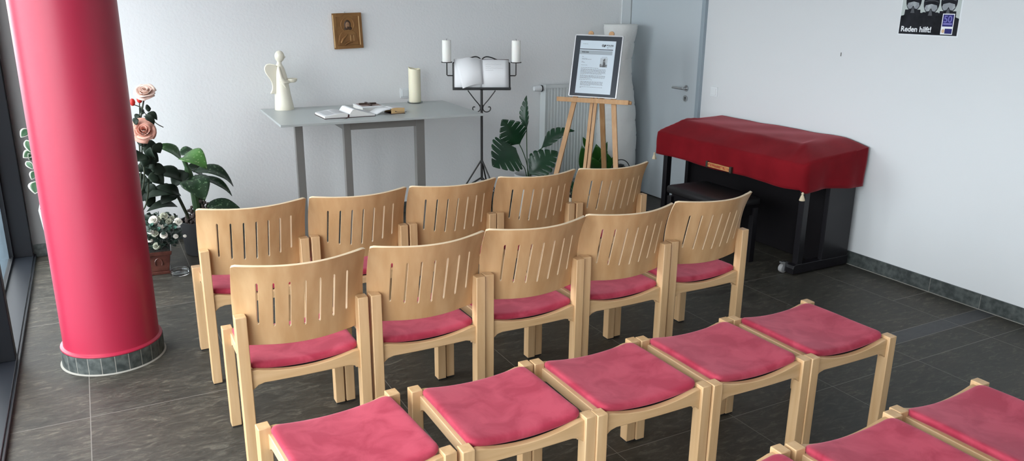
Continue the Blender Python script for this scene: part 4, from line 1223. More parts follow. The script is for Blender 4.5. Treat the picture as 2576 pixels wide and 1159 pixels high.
# bench
bn = thing('piano_bench', 'black padded piano bench partly under the piano', 'bench', (3.86, 4.16, 0))
sb = MB()
hx, hy = 0.185, 0.295
rows = []
for ins, z in ((0.004, 0.425), (0.0, 0.432), (0.0, 0.462), (0.006, 0.474), (0.02, 0.480), (0.05, 0.482), (0.12, 0.484)):
    a, c = hx - ins, hy - ins; r_ = 0.02; pts = []
    for cx_, cy_, st in ((a - r_, c - r_, 0), (-a + r_, c - r_, 1), (-a + r_, -c + r_, 2), (a - r_, -c + r_, 3)):
        for k in range(5):
            t = PI / 2 * (st + k / 4); pts.append((cx_ + r_ * math.cos(t), cy_ + r_ * math.sin(t), z))
    rows.append(pts + [pts[0]])
sb.grid(rows); n_ = len(rows[0]) - 1; o_ = len(sb.v) - len(rows[0])
sb.f.append([o_ + k for k in range(n_)]); sb.m.append(0); sb.f.append(list(range(n_))[::-1]); sb.m.append(0)
sb.build('seat_pad', mat('black leatherette', (0.010, 0.009, 0.010), 0.45, spec=0.3, bump=(180, 0.2, 0.002)), bn, angle=60)
MB().box((-0.15, -0.265, 0.345), (0.15, 0.265, 0.425)).build('frame', M_BLACKD, bn, smooth=False, bevel=0.003)
for sx in (-1, 1):
    for sy in (-1, 1):
        MB().box((sx * 0.155 - 0.021, sy * 0.262 - 0.021, 0), (sx * 0.155 + 0.021, sy * 0.262 + 0.021, 0.40)).build('leg', M_BLACKW, bn, smooth=False, bevel=0.003)
MB().tube([(-0.0, 0.265, 0.385), (0.0, 0.30, 0.385)], 0.008, 10).tube([(0, 0.295, 0.385), (0, 0.32, 0.385)], 0.022, 16).build('knob', M_BLACKW, bn)

# poster on the right wall: x axis runs towards the front of the room, seen from inside
po = thing('wall_poster', 'unframed poster with three dark helmets and white lettering on the smooth white wall', 'poster', (X1, 3.207, 1.586))
PM = Matrix(((0, 0, -1, 0), (-1, 0, 0, 0), (0, 1, 0, 0), (0, 0, 0, 1)))      # (u to the right, v up, w off the wall)
PW, PH = 0.407, 0.576
def pq(polys, name, m, w, parent):
    b = MB()
    for i_, q in enumerate(polys): b.prism([(u * PW - PW / 2, v * PW) for u, v in q], w - 0.0004, w - 0.00012 * i_, PM)
    return b.build(name, m, parent, smooth=False)
MB().box((-PW / 2, 0, 0), (PW / 2, PH, 0.0012), PM).build('sheet', mat('poster white', (0.74, 0.77, 0.79), 0.5), po, smooth=False)
pic = pq([[(0.015, 0.02), (0.975, 0.02), (0.975, 1.395), (0.015, 1.395)]], 'picture', mat('poster pale background', (0.46, 0.51, 0.49), 0.5), 0.0018, po)
M_HB = mat('poster black', (0.006, 0.0065, 0.009), 0.6, spec=0.15, vary=((0.020, 0.021, 0.027), 12, 4, (1, 1, 1), 0.35, 0.7))
def ell(cx_, cy_, rx, ry, a0=0, a1=2 * PI, n=22): return [(cx_ + rx * math.cos(a0 + (a1 - a0) * k / n), cy_ + ry * math.sin(a0 + (a1 - a0) * k / n)) for k in range(n + 1)]
pq([[(0.015, 0.02), (0.975, 0.02), (0.975, 0.265), (0.92, 0.285), (0.90, 0.34), (0.10, 0.34), (0.06, 0.30), (0.015, 0.29)]], 'uniforms', M_HB, 0.0022, pic)
M_VIS = mat('poster visor grey', (0.23, 0.25, 0.27), 0.35, vary=((0.46, 0.49, 0.50), 20, 3, (1, 1, 1), 0.5, 0.7))
M_PGREY = mat('poster mid grey', (0.055, 0.06, 0.07), 0.45)
for cx_, dy in ((0.205, 0.0), (0.505, -0.035), (0.785, -0.015)):
    h = pq([ell(cx_, 0.52 + dy, 0.130, 0.165), [(cx_ - 0.135, 0.30), (cx_ + 0.135, 0.30), (cx_ + 0.13, 0.385 + dy), (cx_ - 0.13, 0.385 + dy)]], 'helmet', M_HB, 0.0026, pic)
    pq([[(cx_ - 0.105, 0.44 + dy), (cx_ - 0.09, 0.485 + dy), (cx_, 0.505 + dy), (cx_ + 0.09, 0.485 + dy), (cx_ + 0.105, 0.44 + dy), (cx_ + 0.07, 0.395 + dy), (cx_ + 0.03, 0.40 + dy), (cx_, 0.445 + dy), (cx_ - 0.03, 0.40 + dy), (cx_ - 0.07, 0.395 + dy)]], 'visor', M_VIS, 0.0030, h)
    pq([[(cx_ - 0.11, 0.545 + dy), (cx_ - 0.05, 0.558 + dy), (cx_ + 0.05, 0.556 + dy), (cx_ + 0.11, 0.538 + dy), (cx_ + 0.108, 0.528 + dy), (cx_ + 0.05, 0.546 + dy), (cx_ - 0.05, 0.548 + dy), (cx_ - 0.11, 0.535 + dy)]], 'visor_rim', M_PGREY, 0.0030, h)
    pq([[(cx_ - 0.035, 0.335 + dy), (cx_ + 0.035, 0.335 + dy), (cx_ + 0.012, 0.42 + dy), (cx_ - 0.012, 0.42 + dy)]], 'face_guard', M_PGREY, 0.0031, h)
M_PWH = mat('poster lettering white', (0.80, 0.82, 0.84), 0.5)
TMx = PM @ Matrix.Translation((-PW / 2 + 0.045 * PW, 0.058 * PW, 0.0024))
text('lettering', 'Reden hilft!', 0.112 * PW, M_PWH, po, TMx, 0.0002, bold=0.0011)
st_ = pq([[(0.715, 0.035), (0.905, 0.035), (0.905, 0.335), (0.715, 0.335)]], 'sticker', M_PWH, 0.0034, po)
M_BLU = mat('sticker blue', (0.022, 0.022, 0.15), 0.5, spec=0.2)
pq([[(0.728, 0.150), (0.893, 0.150), (0.893, 0.322), (0.728, 0.322)], [(0.780, 0.048), (0.893, 0.048), (0.893, 0.120), (0.780, 0.120)]], 'blue_field', M_BLU, 0.0037, st_)
text('lettering', '50', 0.135 * PW, mat('sticker lilac', (0.15, 0.14, 0.45), 0.5), st_, PM @ Matrix.Translation((-PW / 2 + 0.738 * PW, 0.212 * PW, 0.0040)), 0.0001, bold=0.0009)
pq([[(0.742, 0.176), (0.88, 0.176), (0.88, 0.200), (0.742, 0.200)]], 'small_print', mat('sticker lilac band', (0.18, 0.165, 0.48), 0.45), 0.0040, st_)
pq([ell(0.755, 0.084, 0.024, 0.028)], 'emblem', mat('sticker emblem', (0.62, 0.42, 0.25), 0.5), 0.0040, st_)
# ------------------------------------------------------------------ plants
def leafm(name, c1, c2, rough=0.4, sc=6, spec=0.5):
    m = mat(name, c1, rough, spec=spec, vary=(c2, sc, 4, (1, 1, 1), 0.3, 0.7))
    return m


M_MON = leafm('monstera leaf', (0.006, 0.034, 0.014), (0.014, 0.062, 0.024), 0.30)
M_STEM = leafm('green stem', (0.035, 0.085, 0.03), (0.05, 0.11, 0.045), 0.5)
M_LILY = leafm('bright green leaf', (0.020, 0.090, 0.014), (0.040, 0.150, 0.025), 0.38)
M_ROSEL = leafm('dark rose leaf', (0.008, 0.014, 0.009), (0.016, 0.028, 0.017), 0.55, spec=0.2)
M_DSTEM = leafm('dark woody stem', (0.020, 0.028, 0.014), (0.035, 0.045, 0.022), 0.6)
M_POTW = mat('white plastic pot', (0.66, 0.69, 0.69), 0.45)
M_POTD = mat('dark grey pot', (0.040, 0.042, 0.045), 0.55)
M_SOIL = mat('dark soil', (0.022, 0.017, 0.012), 0.95, bump=(60, 1.0, 0.01))


def speckled(name, c1, c2, c3, lo=0.60):
    """green leaf with pale flecks"""
    m = leafm(name, c1, c2, 0.38)
    nt = m.node_tree; b = nt.nodes['Principled BSDF']; src = b.inputs['Base Color'].links[0].from_socket
    tc = _n(nt, 'ShaderNodeTexCoord'); nz = _n(nt, 'ShaderNodeTexNoise'); nz.inputs['Scale'].default_value = 55; nz.inputs['Detail'].default_value = 2
    nt.links.new(tc.outputs['Object'], nz.inputs['Vector'])
    rp = _n(nt, 'ShaderNodeValToRGB'); rp.color_ramp.elements[0].position = lo; rp.color_ramp.elements[1].position = lo + 0.05
    nt.links.new(nz.outputs['Fac'], rp.inputs['Fac'])
    mx = _n(nt, 'ShaderNodeMix', data_type='RGBA'); nt.links.new(rp.outputs[0], mx.inputs['Factor']); nt.links.new(src, mx.inputs['A']); mx.inputs['B'].default_value = (*c3, 1)
    nt.links.new(mx.outputs['Result'], b.inputs['Base Color'])
    return m


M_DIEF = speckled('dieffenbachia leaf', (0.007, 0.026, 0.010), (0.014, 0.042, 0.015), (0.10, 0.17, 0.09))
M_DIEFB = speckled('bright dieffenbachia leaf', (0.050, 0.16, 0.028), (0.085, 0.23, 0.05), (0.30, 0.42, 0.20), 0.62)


def shift(mb, c):
    for i, v in enumerate(mb.v): mb.v[i] = V(v) - c
    return mb


def leaf(parent, org, m, b, t, w, name='leaf', **k):
    mb = leaf_mesh(MB(), b, t, w, **k); shift(mb, org)
    return mb.build(name, m, parent, solid=0.0012, angle=80)


def stem(parent, org, m, pts, r, name='stem'):
    return shift(MB().tube(smooth_path(pts), r, 8), org).build(name, m, parent)


TOCAM = V((-0.48, -0.86, 0.15)).normalized()

# monstera in a white pot
O = V((3.215, 5.70, 0))
mo = thing('potted_monstera', 'monstera with split leaves in a white pot between the music stand and the easel', 'plant', O)
MB().lathe([(0.098, 0), (0.102, 0.004), (0.126, 0.345), (0.129, 0.362), (0.123, 0.364), (0.116, 0.352), (0.112, 0.315), (0.0, 0.315)], n=48).build('pot', M_POTW, mo)
MB().lathe([(0.110, 0.316), (0.06, 0.322), (0.0, 0.324)], n=24).build('soil', M_SOIL, mo)
for k, (x, y, r) in enumerate(((0.07, -0.03, 0.030), (0.085, 0.02, 0.026), (0.045, -0.07, 0.022), (0.03, 0.075, 0.026), (0.055, 0.01, 0.026), (-0.06, -0.06, 0.022))):
    MB().ball((x, y, 0.322 + r * 0.6), (r, r * 0.85, r * 0.75), 12).build('pebble', M_POTW, mo)
B = O + V((0, 0, 0.318))
def A(px, py, y): return at_y(px, py, y)
def mleaf(b, t, w, y0, y1, nrm, **k):
    return leaf(mo, O, M_MON, A(*b, y0), A(*t, y1), w, nrm=nrm, slits=6, nw=6, shape=0.6, **k)
mleaf((1298, 372), (1243, 415), 0.34, 5.62, 5.55, (-0.35, -0.9, 0.35), arch=0.06, fold=0.10)       # big round leaf, lower left
mleaf((1308, 362), (1266, 305), 0.26, 5.70, 5.72, (-0.5, -0.8, 0.3), arch=0.06, fold=0.18)        # upper left leaf
mleaf((1325, 326), (1325, 246), 0.10, 5.74, 5.78, (-0.9, -0.35, 0.2), arch=0.05, fold=0.5)        # folded young leaf on the tall stem
mleaf((1362, 372), (1440, 332), 0.17, 5.66, 5.60, (-0.4, -0.3, 0.9), arch=0.16, fold=0.25)        # upper right leaf
mleaf((1330, 438), (1398, 385), 0.24, 5.60, 5.55, (-0.3, -0.75, 0.6), arch=0.10, fold=0.18)       # lower right leaf
stem(mo, O, M_STEM, [B + V((-0.02, 0, 0)), A(1318, 420, 5.66), A(1296, 405, 5.63), A(1280, 396, 5.60)], 0.004)
stem(mo, O, M_STEM, [B, A(1325, 410, 5.69), A(1315, 380, 5.70), A(1305, 360, 5.70)], 0.004)
stem(mo, O, M_STEM, [B + V((0, 0.02, 0)), A(1326, 400, 5.74), A(1325, 350, 5.74), A(1325, 322, 5.74)], 0.004)
stem(mo, O, M_STEM, [B + V((0.02, 0, 0)), A(1334, 412, 5.67), A(1346, 388, 5.66), A(1365, 371, 5.66)], 0.004)
stem(mo, O, M_STEM, [B + V((0.01, -0.03, 0)), A(1330, 440, 5.62), A(1338, 430, 5.60)], 0.004)

# peace lily behind the easel
O = V((4.015, 6.03, 0))
li = thing('potted_broadleaf_plant', 'bright green broad-leaved plant seen between the easel legs', 'plant', O)
MB().lathe([(0.075, 0), (0.10, 0.16), (0.104, 0.175), (0.097, 0.175), (0.09, 0.15), (0.0, 0.15)], n=32).build('pot', M_POTW, li)
for b, t, w, y0, y1, nr in (((1487, 436), (1464, 366), 0.11, 5.86, 5.78, (-0.7, -0.7, 0.2)), ((1505, 438), (1500, 362), 0.14, 5.86, 5.76, (-0.4, -0.9, 0.1)), ((1518, 430), (1549, 338), 0.15, 5.87, 5.82, (-0.5, -0.85, 0.1)),
                            ((1492, 438), (1489, 395), 0.12, 5.83, 5.70, (-0.3, -0.9, 0.3)), ((1515, 440), (1522, 380), 0.15, 5.83, 5.74, (-0.3, -0.9, 0.2)), ((1480, 372), (1466, 344), 0.04, 5.85, 5.85, (-0.6, -0.7, 0.3)), ((1525, 436), (1545, 392), 0.13, 5.86, 5.74, (-0.2, -0.9, 0.3))):
    y0 += 0.12; y1 += 0.10
    leaf(li, O, M_LILY, A(*b, y0), A(*t, y1), w * 1.3, nrm=nr, arch=0.10, fold=0.22, shape=0.8)
    stem(li, O, M_STEM, [O + V((0.0, 0, 0.15)), A(b[0], b[1] + 4, y0), A(*b, y0)], 0.004)

# small plant in a wooden box, seen between two backrests
O = V((3.29, 5.10, 0))
sp_ = thing('boxed_houseplant', 'small dark green plant in a pale wooden box between two front-row backrests', 'plant', O)
bx = MB()
for k in range(3):
    z0 = 0.01 + 0.10 * k
    bx.box((-0.09, -0.09, z0), (0.09, -0.078, z0 + 0.092)).box((-0.09, 0.078, z0), (0.09, 0.09, z0 + 0.092)).box((-0.09, -0.078, z0), (-0.078, 0.078, z0 + 0.092)).box((0.078, -0.078, z0), (0.09, 0.078, z0 + 0.092))
bx.box((-0.078, -0.078, 0), (0.078, 0.078, 0.02))
bx.build('wooden_box', mat('pale box wood', (0.55, 0.48, 0.36), 0.6), sp_, smooth=False, bevel=0.002)
MB().box((-0.077, -0.077, 0.20), (0.077, 0.077, 0.285)).build('soil', M_SOIL, sp_, smooth=False)
rng = random.Random(5)
for k in range(26):
    a = rng.uniform(0, 2 * PI); r = rng.uniform(0.03, 0.10); z = rng.uniform(0.30, 0.44)
    b_ = O + V((0.02 * math.cos(a), 0.02 * math.sin(a), 0.28 + (z - 0.30) * 0.6)); t_ = O + V((r * math.cos(a), r * math.sin(a), z))
    leaf(sp_, O, M_MON, b_, t_, 0.035, nrm=(0, 0, 1), arch=0.15, fold=0.2, nseg=5, nw=2)

# dieffenbachia in the dark pot
O = V((0.60, 5.86, 0))
df = thing('potted_dieffenbachia', 'large speckled dieffenbachia in a dark grey pot behind the red pillar', 'plant', O)
MB().lathe([(0.125, 0), (0.13, 0.004), (0.150, 0.235), (0.152, 0.245), (0.142, 0.245), (0.136, 0.21), (0.0, 0.21)], n=48).build('pot', M_POTD, df)
dr_ = MB(); rng = random.Random(11)
for k in range(150):
    a = rng.uniform(0, 2 * PI); r = 0.115 * math.sqrt(rng.random()); c = V((0.0 + r * math.cos(a), r * math.sin(a), 0.22 + rng.uniform(0, 0.17) * (1 - (r / 0.13) ** 2)))
    dr_.ball(c, rng.uniform(0.007, 0.016), 8)
mo_ = dr_.build('dried_moss', mat('dried brown moss', (0.055, 0.042, 0.038), 0.95, vary=((0.10, 0.075, 0.068), 30, 3, (1, 1, 1), 0.4, 0.6)), df); mo_['kind'] = 'stuff'
B = O + V((-0.02, 0, 0.21))
stem(df, O, M_STEM, [B, A(486, 470, 5.84), A(472, 425, 5.83), A(462, 400, 5.82)], [0.026] * 6 + [0.022] * 7 + [0.016] * 6)
stem(df, O, M_DSTEM, [B + V((0.05, 0, 0)), A(497, 470, 5.85), A(494, 440, 5.85)], 0.014)
stem(df, O, M_DSTEM, [B + V((-0.05, 0, 0)), A(456, 510, 5.82), A(446, 490, 5.80)], 0.011)
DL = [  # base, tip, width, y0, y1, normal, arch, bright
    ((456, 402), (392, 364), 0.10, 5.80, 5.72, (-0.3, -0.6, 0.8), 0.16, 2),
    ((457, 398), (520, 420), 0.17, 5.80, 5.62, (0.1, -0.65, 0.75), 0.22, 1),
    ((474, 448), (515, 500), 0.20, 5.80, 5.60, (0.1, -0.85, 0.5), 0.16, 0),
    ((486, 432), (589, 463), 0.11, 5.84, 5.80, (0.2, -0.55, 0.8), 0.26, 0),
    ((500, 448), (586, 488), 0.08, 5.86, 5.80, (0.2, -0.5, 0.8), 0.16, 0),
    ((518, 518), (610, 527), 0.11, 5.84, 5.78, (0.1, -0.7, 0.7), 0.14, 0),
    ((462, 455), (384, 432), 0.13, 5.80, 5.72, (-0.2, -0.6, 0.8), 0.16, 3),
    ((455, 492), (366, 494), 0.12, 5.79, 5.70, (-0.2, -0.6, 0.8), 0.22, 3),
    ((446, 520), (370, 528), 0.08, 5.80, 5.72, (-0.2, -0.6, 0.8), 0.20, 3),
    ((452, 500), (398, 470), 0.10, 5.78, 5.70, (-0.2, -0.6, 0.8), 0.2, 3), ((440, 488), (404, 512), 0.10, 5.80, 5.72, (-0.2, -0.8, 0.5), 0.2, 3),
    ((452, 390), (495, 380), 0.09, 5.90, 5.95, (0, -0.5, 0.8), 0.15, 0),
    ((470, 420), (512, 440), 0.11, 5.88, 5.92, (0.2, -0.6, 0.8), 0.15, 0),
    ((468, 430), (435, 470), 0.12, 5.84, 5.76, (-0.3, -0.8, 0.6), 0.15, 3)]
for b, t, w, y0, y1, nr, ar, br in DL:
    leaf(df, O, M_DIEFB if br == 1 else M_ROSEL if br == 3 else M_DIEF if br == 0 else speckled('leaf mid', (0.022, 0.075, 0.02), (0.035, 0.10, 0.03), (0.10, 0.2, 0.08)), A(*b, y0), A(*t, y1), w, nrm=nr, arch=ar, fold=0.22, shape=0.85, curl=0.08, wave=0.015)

# rose bush with big pale blooms
O = V((0.07, 5.75, 0))
rs = thing('rose_bush', 'tall rose bush with two large pale pink blooms beside the red pillar', 'plant', O)
MB().lathe([(0.10, 0), (0.13, 0.24), (0.134, 0.25), (0.125, 0.25), (0.115, 0.22), (0.0, 0.22)], n=40).build('pot', M_POTD, rs)
B = O + V((0, 0, 0.22))


def rose(parent, org, c, R_, m_out, m_in, axis=(-0.3, -0.8, 0.5), seed=1):
    """layered petals around a bud"""
    rg = random.Random(seed); z = V(axis).normalized(); x = z.orthogonal().normalized(); y = z.cross(x)
    out = MB(); inn = MB()
    for ring_, (n, rr, tilt, ln) in enumerate(((2, 0.08, 0.10, 0.70), (3, 0.20, 0.22, 0.72), (3, 0.34, 0.42, 0.74), (4, 0.50, 0.75, 0.78), (5, 0.62, 1.15, 0.86))):
        for k in range(n):
            a = 2 * PI * (k + 0.5 * (ring_ % 2)) / n + rg.uniform(-0.2, 0.2)
            d = x * math.cos(a) + y * math.sin(a); tg = z.cross(d); irr = rg.uniform(0.84, 1.16); hup = rg.uniform(-0.12, 0.10) * R_; lean_ = rg.uniform(-0.25, 0.25); ph_ = rg.uniform(0, 6)
            rows = []
            for i in range(6):
                s_ = i / 5
                rad_ = R_ * (0.12 + rr * (0.3 + 0.7 * s_) + 0.22 * math.sin(tilt) * s_ ** 2)
                hh = R_ * (-0.45 + ln * s_ * math.cos(tilt * 0.8) * 1.25 - 0.12 * s_ ** 4 * ring_ * 0.6)
                wd = R_ * (0.28 + 0.42 * math.sin(PI * min(0.85, s_) * 0.62)) * (0.7 + 0.13 * ring_)
                row = []
                for j in range(-3, 4):
                    q = j / 3; ang = q * wd / max(rad_, 0.25 * R_)
                    dd = d * math.cos(ang) + tg * math.sin(ang)
                    row.append(V(c) + dd * rad_ * (1 + (irr - 1) * s_ + 0.22 * lean_ * q) + z * (hh + hup * s_ - R_ * 0.16 * q * q * s_ + R_ * 0.07 * s_ * s_ * math.sin(3 * q + ph_)))
                rows.append(row)
            (inn if ring_ < 3 else out).grid(rows)
    f = shift(out, org).build('bloom', m_out, parent, solid=0.0012, angle=80)
    shift_c = shift(inn, org).build('inner_petals', m_in, f, solid=0.0012, angle=80)
    return f


M_R1 = mat('pale peach petal', (0.72, 0.50, 0.42), 0.6, sss=0.1, vary=((0.78, 0.62, 0.54), 20, 3, (1, 1, 1), 0.3, 0.7))
M_R2 = mat('salmon petal', (0.68, 0.32, 0.24), 0.6, sss=0.1, vary=((0.74, 0.44, 0.35), 20, 3, (1, 1, 1), 0.3, 0.7))
M_RB = mat('red bud', (0.55, 0.03, 0.02), 0.5)
p1, p2, p3, p4 = A(365, 229, 5.52), A(362, 328, 5.46), A(351, 250, 5.52), A(333, 257, 5.53)
rose(rs, O, p1, 0.070, M_R1, M_R1, (-0.15, -0.6, 0.75), 2)
rose(rs, O, p2, 0.082, M_R2, M_R2, (-0.1, -0.85, 0.45), 4)
for p in (p3, p4):
    MB2 = MB().ball(p, (0.017, 0.017, 0.024), 12); shift(MB2, O).build('bud', M_RB, rs)
stem(rs, O, M_DSTEM, [B, A(352, 480, 5.56), A(350, 340, 5.54), A(357, 280, 5.53), A(364, 240, 5.52)], 0.005)
stem(rs, O, M_DSTEM, [B, A(360, 470, 5.52), A(357, 380, 5.50), A(360, 340, 5.47)], 0.005)
stem(rs, O, M_DSTEM, [A(352, 300, 5.54), A(351, 275, 5.53), A(351, 256, 5.52)], 0.003)
stem(rs, O, M_DSTEM, [A(356, 270, 5.53), A(345, 266, 5.53), A(333, 262, 5.53)], 0.003)
stem(rs, O, M_DSTEM, [A(362, 292, 5.53), A(378, 298, 5.50), A(396, 312, 5.48), A(411, 320, 5.48)], 0.003)
stem(rs, O, M_DSTEM, [B, A(365, 520, 5.72), A(375, 440, 5.58), A(385, 390, 5.48)], 0.005)
rng = random.Random(21)
RL = [((366, 274), (380, 272)), ((362, 276), (352, 284)), ((366, 290), (390, 306)), ((374, 300), (388, 312)), ((350, 288), (340, 300)), ((356, 282), (368, 288)), ((348, 300), (336, 312)), ((352, 310), (344, 322)), ((372, 284), (396, 300)),
      ((352, 362), (372, 352)), ((360, 372), (403, 378)), ((385, 365), (405, 384)), ((358, 385), (345, 405)), ((368, 392), (400, 405)), ((372, 400), (392, 420)), ((352, 410), (372, 430)), ((378, 410), (352, 398)),
      ((360, 430), (394, 440)), ((364, 440), (350, 460)), ((372, 446), (404, 452)), ((358, 455), (382, 476)), ((370, 466), (396, 486)), ((355, 474), (372, 500)), ((376, 480), (358, 505)), ((366, 500), (392, 512)),
      ((380, 425), (420, 430)), ((384, 442), (412, 462)), ((366, 420), (386, 398)), ((358, 345), (342, 356)), ((388, 395), (376, 372))]
for b, t in RL:
    y0 = rng.uniform(5.44, 5.56) if b[1] < 455 else rng.uniform(5.72, 5.80)
    leaf(rs, O, M_ROSEL, A(*b, y0), A(*t, y0 + rng.uniform(-0.05, 0.03)), rng.uniform(0.050, 0.075) * (0.75 if b[1] < 340 else 1.45), nrm=(rng.uniform(-0.6, 0.3), -0.75, rng.uniform(0.2, 0.9)), arch=0.12, fold=0.28, nseg=7, nw=2, shape=0.72, curl=0.12)

# white flowers in a brown glazed pot
O = V((0.268, 5.52, 0))
wf = thing('white_flower_pot', 'bunch of small white roses in a square brown glazed pot behind the red pillar', 'plant', O, math.radians(-4))
def frus(mb, hb, ht, z0, z1, mi=0):
    return mb.add([(-hb, -hb, z0), (hb, -hb, z0), (hb, hb, z0), (-hb, hb, z0), (-ht, -ht, z1), (ht, -ht, z1), (ht, ht, z1), (-ht, ht, z1)], [(3, 2, 1, 0), (4, 5, 6, 7), (0, 1, 5, 4), (1, 2, 6, 5), (2, 3, 7, 6), (3, 0, 4, 7)], None, mi)
M_BROWN = mat('brown glaze', (0.055, 0.016, 0.012), 0.25, vary=((0.12, 0.042, 0.030), 14, 5, (1, 1, 1), 0.35, 0.7), coat=0.5)
frus(frus(frus(MB(), 0.066, 0.068, 0.0, 0.022), 0.060, 0.076, 0.022, 0.135), 0.083, 0.087, 0.135, 0.163).build('pot', M_BROWN, wf, smooth=False, bevel=0.004, seg=3)
MB().box((-0.079, -0.079, 0.150), (0.079, 0.079, 0.1645)).build('soil', M_SOIL, wf, smooth=False)
rl_ = MB(); rl_.tube([(0.0 + 0.022 * math.cos(t), -0.072, 0.085 + 0.03 * math.sin(t)) for t in [PI * k / 10 for k in range(-2, 13)]], 0.004, 8)
rl_.build('pot_relief', M_BROWN, wf)
fo_ = MB(); rng = random.Random(9)
for k in range(300):
    a = rng.uniform(0, 2 * PI); r = 0.15 * math.sqrt(rng.random()); z = rng.uniform(0.19, 0.42 - r * 0.5)
    c = V((r * math.cos(a), r * math.sin(a), z)); d = V((rng.uniform(-1, 1), rng.uniform(-1, 1), rng.uniform(-0.3, 0.8))).normalized() * rng.uniform(0.03, 0.05)
    leaf_mesh(fo_, c, c + d, 0.034, nrm=(rng.uniform(-1, 1), -0.6, 1), arch=0.1, fold=0.2, nseg=4, nw=2)
for k in range(14):
    a = rng.uniform(0, 2 * PI); r = 0.11 * math.sqrt(rng.random()); fo_.tube([(0.3 * r * math.cos(a), 0.3 * r * math.sin(a), 0.15), (r * math.cos(a), r * math.sin(a), rng.uniform(0.28, 0.4))], 0.0025, 6)
fo_.build('foliage', leafm('small dark leaves', (0.010, 0.022, 0.016), (0.022, 0.045, 0.03), 0.5), wf, angle=80)['kind'] = 'stuff'
M_WR = mat('white rose petal', (0.66, 0.65, 0.58), 0.65); M_WR2 = mat('greenish white petal', (0.36, 0.38, 0.29), 0.65)
IR = Matrix.Rotation(math.radians(4), 4, 'Z')
for k, (px, py, r, y, m_) in enumerate(((386, 553, 11, 5.42, 0), (412, 543, 9, 5.48, 1), (447, 557, 10, 5.44, 0), (406, 566, 8, 5.42, 0), (411, 591, 9, 5.38, 0), (391, 587, 8, 5.40, 1), (379, 583, 7, 5.40, 0), (393, 618, 9, 5.38, 1), (442, 594, 6, 5.40, 0), (465, 593, 4, 5.42, 0), (424, 556, 8, 5.46, 1), (402, 549, 7, 5.5, 1), (432, 548, 6, 5.5, 1), (378, 604, 6, 5.4, 0))):
    p = IR @ (A(px, py, y) - O)
    rose(wf, V((0, 0, 0)), p, r * 0.0029, M_WR2 if m_ else M_WR, M_WR2 if m_ else M_WR, (-0.1, -0.75, 0.6), 30 + k)
M_TQ = mat('blue green leaf', (0.05, 0.15, 0.11), 0.45)
for k, (px, py) in enumerate(((379, 567), (384, 570), (397, 577), (403, 580), (425, 572), (430, 577), (438, 574))):
    p = IR @ (A(px, py, 5.40) - O); leaf(wf, V((0, 0, 0)), M_TQ, p, p + V((0.02 * (-1) ** k, -0.008, 0.018)), 0.020, nrm=(0, -1, 0.4), nseg=4, nw=2)

# glass dish on the floor
gd = MB().lathe([(0.045, 0), (0.056, 0.002), (0.062, 0.012), (0.063, 0.034), (0.058, 0.034), (0.055, 0.014), (0.046, 0.008), (0.0, 0.008)], (0.385, 5.41, 0.0), 40)
tag(gd.build('glass_dish', M_GLASS), 'round clear glass dish on the floor beside the brown glazed pot', 'dish')

# variegated plant in a white square planter by the glazed wall
O = V((-0.24, 5.93, 0))
vp_ = thing('variegated_plant', 'trailing white-edged green plant in a tall white planter by the glazed wall', 'plant', O)
def frus2(mb, b_, t_, z0, z1): return frus(mb, b_, t_, z0, z1)
frus(MB(), 0.115, 0.150, 0.0, 0.445).build('planter', M_POTW, vp_, smooth=False, bevel=0.004)
MB().box((-0.14, -0.14, 0.444), (0.14, 0.14, 0.452)).build('soil', M_SOIL, vp_, smooth=False)
M_VG = leafm('variegated leaf centre', (0.035, 0.10, 0.05), (0.07, 0.15, 0.08), 0.45); M_VW = mat('cream leaf edge', (0.55, 0.57, 0.50), 0.5)
VL = [((70, 324), (52, 346), 0.055), ((66, 352), (78, 384), 0.05), ((80, 381), (58, 397), 0.06), ((66, 406), (84, 426), 0.04), ((88, 430), (79, 452), 0.05), ((90, 456), (88, 488), 0.085), ((84, 400), (70, 386), 0.05),
      ((100, 360), (86, 340), 0.06), ((104, 420), (92, 440), 0.06), ((110, 380), (100, 350), 0.06), ((118, 440), (106, 470), 0.07), ((112, 330), (100, 318), 0.06), ((120, 400), (126, 370), 0.06)]
stem(vp_, O, M_DSTEM, [O + V((0, 0, 0.45)), A(112, 440, 5.90), A(104, 380, 5.88), A(92, 335, 5.86), A(70, 322, 5.84)], 0.004)
stem(vp_, O, M_DSTEM, [O + V((0, 0, 0.45)), A(114, 450, 5.88), A(100, 420, 5.86), A(84, 400, 5.85), A(76, 384, 5.84)], 0.004)
stem(vp_, O, M_DSTEM, [O + V((0, 0, 0.45)), A(116, 470, 5.86), A(104, 455, 5.85), A(90, 452, 5.84)], 0.004)
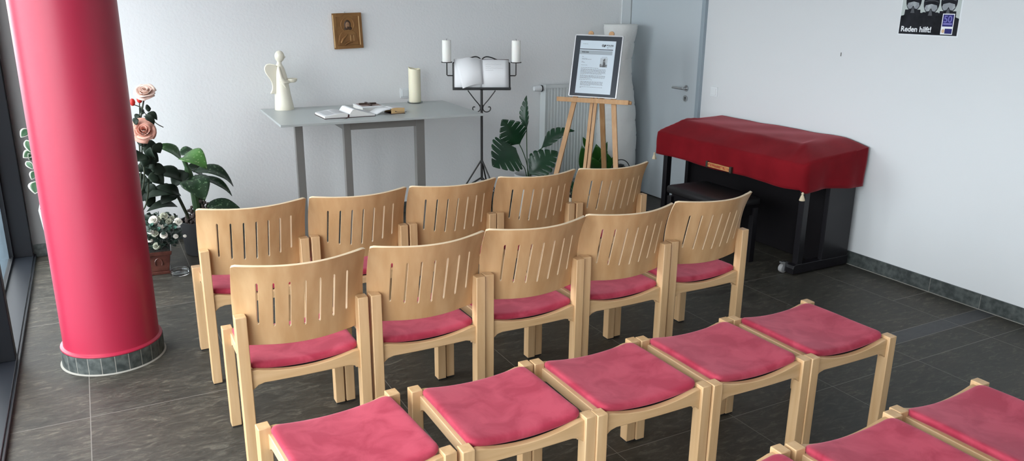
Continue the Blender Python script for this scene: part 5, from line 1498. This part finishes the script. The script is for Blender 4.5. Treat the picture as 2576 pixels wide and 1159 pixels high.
for b, t, w in VL:
    lf_ = leaf(vp_, O, M_VW, A(*b, 5.86), A(*t, 5.82), w, nrm=(0.1, -0.9, 0.3), arch=0.08, fold=0.1, nseg=8, nw=3)
    b_, t_ = A(*b, 5.858), A(*t, 5.818); d = t_ - b_
    mb = leaf_mesh(MB(), b_ + d * 0.06 + V((0, -0.0016, 0)), t_ - d * 0.10 + V((0, -0.0016, 0)), w * 0.70, nrm=(0.1, -0.9, 0.3), arch=0.085, fold=0.1, nseg=8, nw=3); shift(mb, O)
    mb.build('green_centre', M_VG, lf_, solid=0.001, angle=80)
# ------------------------------------------------------------------ camera, light, view
cd = bpy.data.cameras.new('camera'); cam = bpy.data.objects.new('camera', cd); COL.objects.link(cam)
cd.sensor_fit = 'HORIZONTAL'; cd.sensor_width = 36.0; cd.lens = 36.0 * F_PX / 2576.0; cd.clip_start = 0.05
cam.matrix_world = frame_matrix(CAM, RIGHT, UP, -FWD)
SC.camera = cam

w = bpy.data.worlds.new('overcast sky'); SC.world = w; w.use_nodes = True
nt = w.node_tree; bg = nt.nodes['Background']
tc = _n(nt, 'ShaderNodeTexCoord'); sp = _n(nt, 'ShaderNodeSeparateXYZ'); nt.links.new(tc.outputs['Generated'], sp.inputs[0])
rp = _n(nt, 'ShaderNodeValToRGB')
rp.color_ramp.elements[0].position = 0.0; rp.color_ramp.elements[0].color = (0.90, 0.965, 1.03, 1)
rp.color_ramp.elements[1].position = 0.7; rp.color_ramp.elements[1].color = (0.965, 0.985, 1.0, 1)
nt.links.new(sp.outputs['Z'], rp.inputs['Fac']); nt.links.new(rp.outputs[0], bg.inputs['Color'])
bg.inputs['Strength'].default_value = 6.0
# the window openings themselves, as sampling portals for the sky
for i in range(len(ends) - 1):
    a = ends[i] + (0.07 if i else 0); b = ends[i + 1]
    ld = bpy.data.lights.new('window_portal', 'AREA'); ld.shape = 'RECTANGLE'; ld.size = ZC - 0.15; ld.size_y = b - a
    ld.cycles.is_portal = True
    lo = bpy.data.objects.new('window_portal', ld); COL.objects.link(lo)
    lo.location = (XG - 0.08, (a + b) / 2, 0.03 + (ZC - 0.15) / 2)
    lo.rotation_euler = (0, -PI / 2, 0)

SC.view_settings.view_transform = 'Standard'; SC.view_settings.look = 'None'; SC.view_settings.gamma = 1.0
SC.view_settings.use_curve_mapping = False
SC.view_settings.exposure = 0.42
SC.cycles.max_bounces = 10; SC.cycles.diffuse_bounces = 6; SC.cycles.glossy_bounces = 4; SC.cycles.transmission_bounces = 6; SC.cycles.transparent_max_bounces = 12
